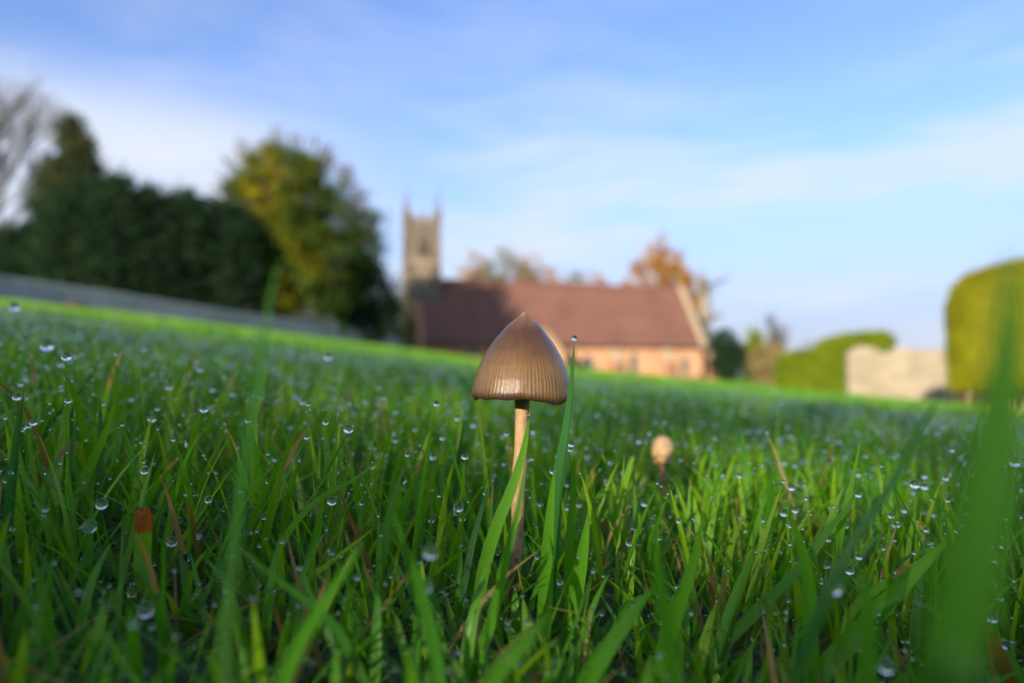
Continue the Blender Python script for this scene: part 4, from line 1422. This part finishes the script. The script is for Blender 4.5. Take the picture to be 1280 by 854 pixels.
# ------------------------------------------------------------------ church
YAW = R(15.5)
x0, y0 = (525 - 640) / FPX * 54.2, 54.2
ch = empty('church', (x0, y0, 0), YAW)
tag(ch, 'small brick church with red tiled roof and pinnacled stone tower', 'church')
LEN, HW, EAVE, RIDGE = 25.2, 3.6, 2.62, 7.85
zb = -2.2
b = MB(); b.box(0, LEN, 0, 2 * HW, zb, EAVE); b.build('nave_wall', M['brick'], ch)
b = MB(); b.prism([(0, EAVE), (0, EAVE)], 0, 0) if False else None
b = MB()
for xg in (0.0, LEN - .35):
    b.add([(xg, 0, EAVE + .003), (xg, 2 * HW, EAVE + .003), (xg, HW, RIDGE - .1), (xg + .35, 0, EAVE + .003), (xg + .35, 2 * HW, EAVE + .003), (xg + .35, HW, RIDGE - .1)],
          [(0, 1, 2), (3, 5, 4), (0, 3, 4, 1), (0, 2, 5, 3), (1, 4, 5, 2)])
b.build('gable', M['brick'], ch)
# two roof slopes with thickness and eaves
ov = .32
sl_ = (RIDGE - EAVE) / HW
for sg, nm in ((0, 'roof'), (1, 'roof')):
    b = MB()
    ya, yb = (-ov, HW) if sg == 0 else (2 * HW + ov, HW)
    za = EAVE - ov * sl_ + .25
    th = .14
    nx = 60
    b.add([(.30, ya, za), (LEN - .3, ya, za), (LEN - .3, yb, RIDGE + .08), (.30, yb, RIDGE + .08),
           (.30, ya, za - th), (LEN - .3, ya, za - th), (LEN - .3, yb, RIDGE + .08 - th), (.30, yb, RIDGE + .08 - th)],
          [(0, 1, 2, 3), (4, 7, 6, 5), (0, 4, 5, 1), (1, 5, 6, 2), (2, 6, 7, 3), (3, 7, 4, 0)])
    b.build(nm, M['roof'], ch)
b = MB(); b.tube([(.3, HW, RIDGE + .1), (LEN - .3, HW, RIDGE + .1)], [.12, .12], 8); b.build('ridge', M['roof'], ch)
# coping at the east gable
for sg in (0, 1):
    b = MB()
    ya, yb = (-ov - .1, HW) if sg == 0 else (2 * HW + ov + .1, HW)
    za = EAVE - ov * sl_ + .25
    b.add([(LEN - .28, ya, za + .28), (LEN + .2, ya, za + .28), (LEN + .2, yb, RIDGE + .42), (LEN - .28, yb, RIDGE + .42),
           (LEN - .28, ya, za - .2), (LEN + .2, ya, za - .2), (LEN + .2, yb, RIDGE), (LEN - .28, yb, RIDGE)],
          [(0, 1, 2, 3), (4, 7, 6, 5), (0, 4, 5, 1), (1, 5, 6, 2), (2, 6, 7, 3), (3, 7, 4, 0)])
    b.build('gable_coping', M['pale_stone'], ch)
b = MB(); b.box(.3, LEN - .3, -ov - .1, -ov - .02, EAVE - ov * sl_ + .0, EAVE - ov * sl_ + .12); b.build('gutter', M['door'], ch)
b = MB(); b.box(0, LEN, -.09, -.003, zb, -.05); b.build('plinth', M['redbrick'], ch)


def px_to_len(px):
    """distance along the front wall that shows at px"""
    k = (px - 640) / FPX
    return (k * y0 - x0) / (math.cos(YAW) - k * math.sin(YAW))


def arch(w_, h_, zb_, n=7):
    """pointed arch outline in x, z, centred on x = 0"""
    r_ = w_ * .5
    pts = [(-r_, zb_), (r_, zb_)]
    hs = zb_ + h_ - w_ * .85
    for i in range(n):
        a = i / n * math.pi / 3
        pts.append((-r_ + w_ * math.cos(a), hs + w_ * math.sin(a)))
    top = hs + w_ * math.sin(math.pi / 3)
    pts.append((0, top))
    for i in range(n - 1, -1, -1):
        a = i / n * math.pi / 3
        pts.append((r_ - w_ * math.cos(a), hs + w_ * math.sin(a)))
    return pts


def window(parent, xc, w_, h_, zb_, yf=0.0, mull=True):
    o_ = arch(w_ + .28, h_ + .22, zb_ - .1)
    i_ = arch(w_, h_, zb_)
    n = len(o_)
    V = [(x + xc, yf - .06, z) for x, z in o_] + [(x + xc, yf - .06, z) for x, z in i_] + [(x + xc, yf + .02, z) for x, z in o_] + [(x + xc, yf + .02, z) for x, z in i_]
    F = []
    for i in range(n):
        j = (i + 1) % n
        F += [(i, j, n + j, n + i), (n + i, n + j, 3 * n + j, 3 * n + i), (i, 2 * n + i, 2 * n + j, j)]
    b = MB(); b.add(V, F)
    f = b.build('window', M['pale_stone'], parent)
    b = MB(); b.prism([(x + xc, z) for x, z in i_], yf - .012, yf - .004); b.build('pane', M['glass'], f)
    if mull:
        b = MB(); b.box(xc - .03, xc + .03, yf - .05, yf - .013, zb_ + .003, zb_ + h_ * .8)
        b.build('mullion', M['pale_stone'], f)
    return f


for px, w_ in ((792, .62), (856, .62)):
    window(ch, px_to_len(px), w_, 1.75, -.05 if px < 800 else -.35)
window(ch, px_to_len(734), 1.05, 1.25, .25)
window(ch, px_to_len(590), .55, 1.0, 1.55)
for px, mt in ((832, 'redbrick'), (768, 'redbrick'), (888, 'brick'), (640, 'brick')):
    xc = px_to_len(px)
    b = MB()
    b.add([(xc - .34, -.75, zb), (xc + .34, -.75, zb), (xc + .34, -.003, zb), (xc - .34, -.003, zb),
           (xc - .34, -.75, .9), (xc + .34, -.75, .9), (xc + .34, -.003, 2.1), (xc - .34, -.003, 2.1)],
          [(0, 3, 2, 1), (4, 5, 6, 7), (0, 1, 5, 4), (1, 2, 6, 5), (2, 3, 7, 6), (3, 0, 4, 7)])
    bt = b.build('buttress', M[mt], ch)
    b = MB(); b.add([(xc - .38, -.82, .86), (xc + .38, -.82, .86), (xc + .38, -.004, 2.15), (xc - .38, -.004, 2.15), (xc - .38, -.82, .93), (xc + .38, -.82, .93), (xc + .38, -.004, 2.24), (xc - .38, -.004, 2.24)],
                    [(0, 3, 2, 1), (4, 5, 6, 7), (0, 1, 5, 4), (1, 2, 6, 5), (2, 3, 7, 6), (3, 0, 4, 7)])
    b.build('buttress_cap', M['pale_stone'], bt)
# porch
xc = px_to_len(667)
pw = 1.75
pa, pe = 3.35, 1.6
b = MB(); b.add([(xc - pw, -2.6, zb), (xc + pw, -2.6, zb), (xc + pw, -.003, zb), (xc - pw, -.003, zb), (xc - pw, -2.6, pe), (xc + pw, -2.6, pe), (xc + pw, -.003, pe), (xc - pw, -.003, pe), (xc, -2.6, pa - .1), (xc, -.003, pa - .1)],
                [(0, 1, 5, 8, 4), (1, 2, 6, 5), (3, 0, 4, 7), (2, 3, 7, 9, 6), (4, 8, 9, 7), (5, 6, 9, 8)])
porch = b.build('porch', M['brick'], ch)
for sg in (-1, 1):
    b = MB(); b.add([(xc, -2.8, pa + .12), (xc + sg * (pw + .3), -2.8, pe - .22), (xc + sg * (pw + .3), .0, pe - .22), (xc, 1.0, pa + .12),
                     (xc, -2.8, pa), (xc + sg * (pw + .3), -2.8, pe - .34), (xc + sg * (pw + .3), .0, pe - .34), (xc, 1.0, pa)],
                    [(0, 1, 2, 3), (4, 7, 6, 5), (0, 4, 5, 1), (1, 5, 6, 2), (2, 6, 7, 3), (3, 7, 4, 0)])
    b.build('porch_roof', M['roof'], porch)
    b = MB(); b.add([(xc, -2.9, pa + .20), (xc + sg * (pw + .36), -2.9, pe - .20), (xc + sg * (pw + .36), -2.803, pe - .20), (xc, -2.803, pa + .20),
                     (xc, -2.9, pa - .02), (xc + sg * (pw + .36), -2.9, pe - .42), (xc + sg * (pw + .36), -2.803, pe - .42), (xc, -2.803, pa - .02)],
                    [(0, 1, 2, 3), (4, 7, 6, 5), (0, 4, 5, 1), (1, 5, 6, 2), (2, 6, 7, 3), (3, 7, 4, 0)])
    b.build('bargeboard', M['pale_stone'], porch)
b = MB(); b.prism([(x + xc, z) for x, z in arch(1.3, 2.2, -.2)], -2.64, -2.603); b.build('door', M['door'], porch)

# tower
tw_ = 1.32
tx, ty = .55, HW
def TB(x0_, x1_, z0_, z1_, ext=0.0): return MB().box(tx + x0_ - ext, tx + x1_ + ext, ty + x0_ - ext, ty + x1_ + ext, z0_, z1_)
TOP = 12.35
tower = TB(-tw_, tw_, -1, TOP).build('tower', M['tower'], ch)
for z in (3.2, 8.1, 9.1, TOP - .95):
    TB(-tw_, tw_, z, z + .16, .10).build('string_course', M['pale_stone'] if z > 8 and z < 10 else M['tower'], tower)
# stepped corner buttresses
for cx_, cy_ in ((-1, -1), (1, -1), (-1, 1), (1, 1)):
    b = MB()
    e = tw_
    xa, ya = tx + cx_ * e, ty + cy_ * e
    b.box(xa - .26, xa + .26, ya - .26, ya + .26, -1, 4.6)
    b.box(xa - .20, xa + .20, ya - .20, ya + .20, 4.597, 8.0)
    b.box(xa - .13, xa + .13, ya - .13, ya + .13, 7.997, TOP + .2)
    b.build('corner_buttress', M['tower'], tower)
    b = MB()
    b.box(xa - .17, xa + .17, ya - .17, ya + .17, TOP + .203, TOP + 1.0)
    b.box(xa - .22, xa + .22, ya - .22, ya + .22, TOP + 1.003, TOP + 1.12)
    b.add([(xa - .13, ya - .13, TOP + 1.123), (xa + .13, ya - .13, TOP + 1.123), (xa + .13, ya + .13, TOP + 1.123), (xa - .13, ya + .13, TOP + 1.123), (xa, ya, TOP + 3.5)],
          [(0, 3, 2, 1), (0, 1, 4), (1, 2, 4), (2, 3, 4), (3, 0, 4)])
    b.build('pinnacle', M['tower'], tower)
# parapet with merlons on each side
def parapet(z0_, z1_, inset=0.02, t_=.22):
    b = MB(); e = tw_ + .02
    b.box(tx - e, tx + e, ty - e, ty - e + t_, z0_, z1_); b.box(tx - e, tx + e, ty + e - t_, ty + e, z0_, z1_)
    b.box(tx - e, tx - e + t_, ty - e + t_ + .003, ty + e - t_ - .003, z0_, z1_); b.box(tx + e - t_, tx + e, ty - e + t_ + .003, ty + e - t_ - .003, z0_, z1_)
    return b
parapet(TOP + .003, TOP + .38).build('parapet', M['tower'], tower)
for k in range(-1, 2):
    for face in range(4):
        hw = .24
        c_ = k * .86
        e = tw_ + .02
        zt = TOP + (1.0 if k == 0 else .8)
        bx = {0: (c_ - hw, c_ + hw, -e, -e + .22), 1: (c_ - hw, c_ + hw, e - .22, e), 2: (-e, -e + .22, c_ - hw, c_ + hw), 3: (e - .22, e, c_ - hw, c_ + hw)}[face]
        MB().box(tx + bx[0], tx + bx[1], ty + bx[2], ty + bx[3], TOP + .383, zt).build('merlon', M['tower'], tower)
# belfry openings: front with louvres, sides too
for face in range(4):
    f = empty('belfry_window')
    f.parent = tower
    f.location = (tx, ty, 0)
    f.rotation_euler = (0, 0, face * math.pi / 2)
    b = MB(); b.prism([(x, z) for x, z in arch(1.15, 1.75, 9.65)], -tw_ - .05, -tw_ - .003); b.build('window_frame', M['tower'], f)
    for sg in (-.26, .26):
        b = MB(); b.prism([(x + sg, z) for x, z in arch(.42, 1.4, 9.75)], -tw_ - .07, -tw_ - .053); b.build('louvre', M['door'], f)
MB().prism([(x + tx, z) for x, z in arch(.4, .9, 6.2)], ty - tw_ - .03, ty - tw_ - .003).build('slit_window', M['glass'], tower)
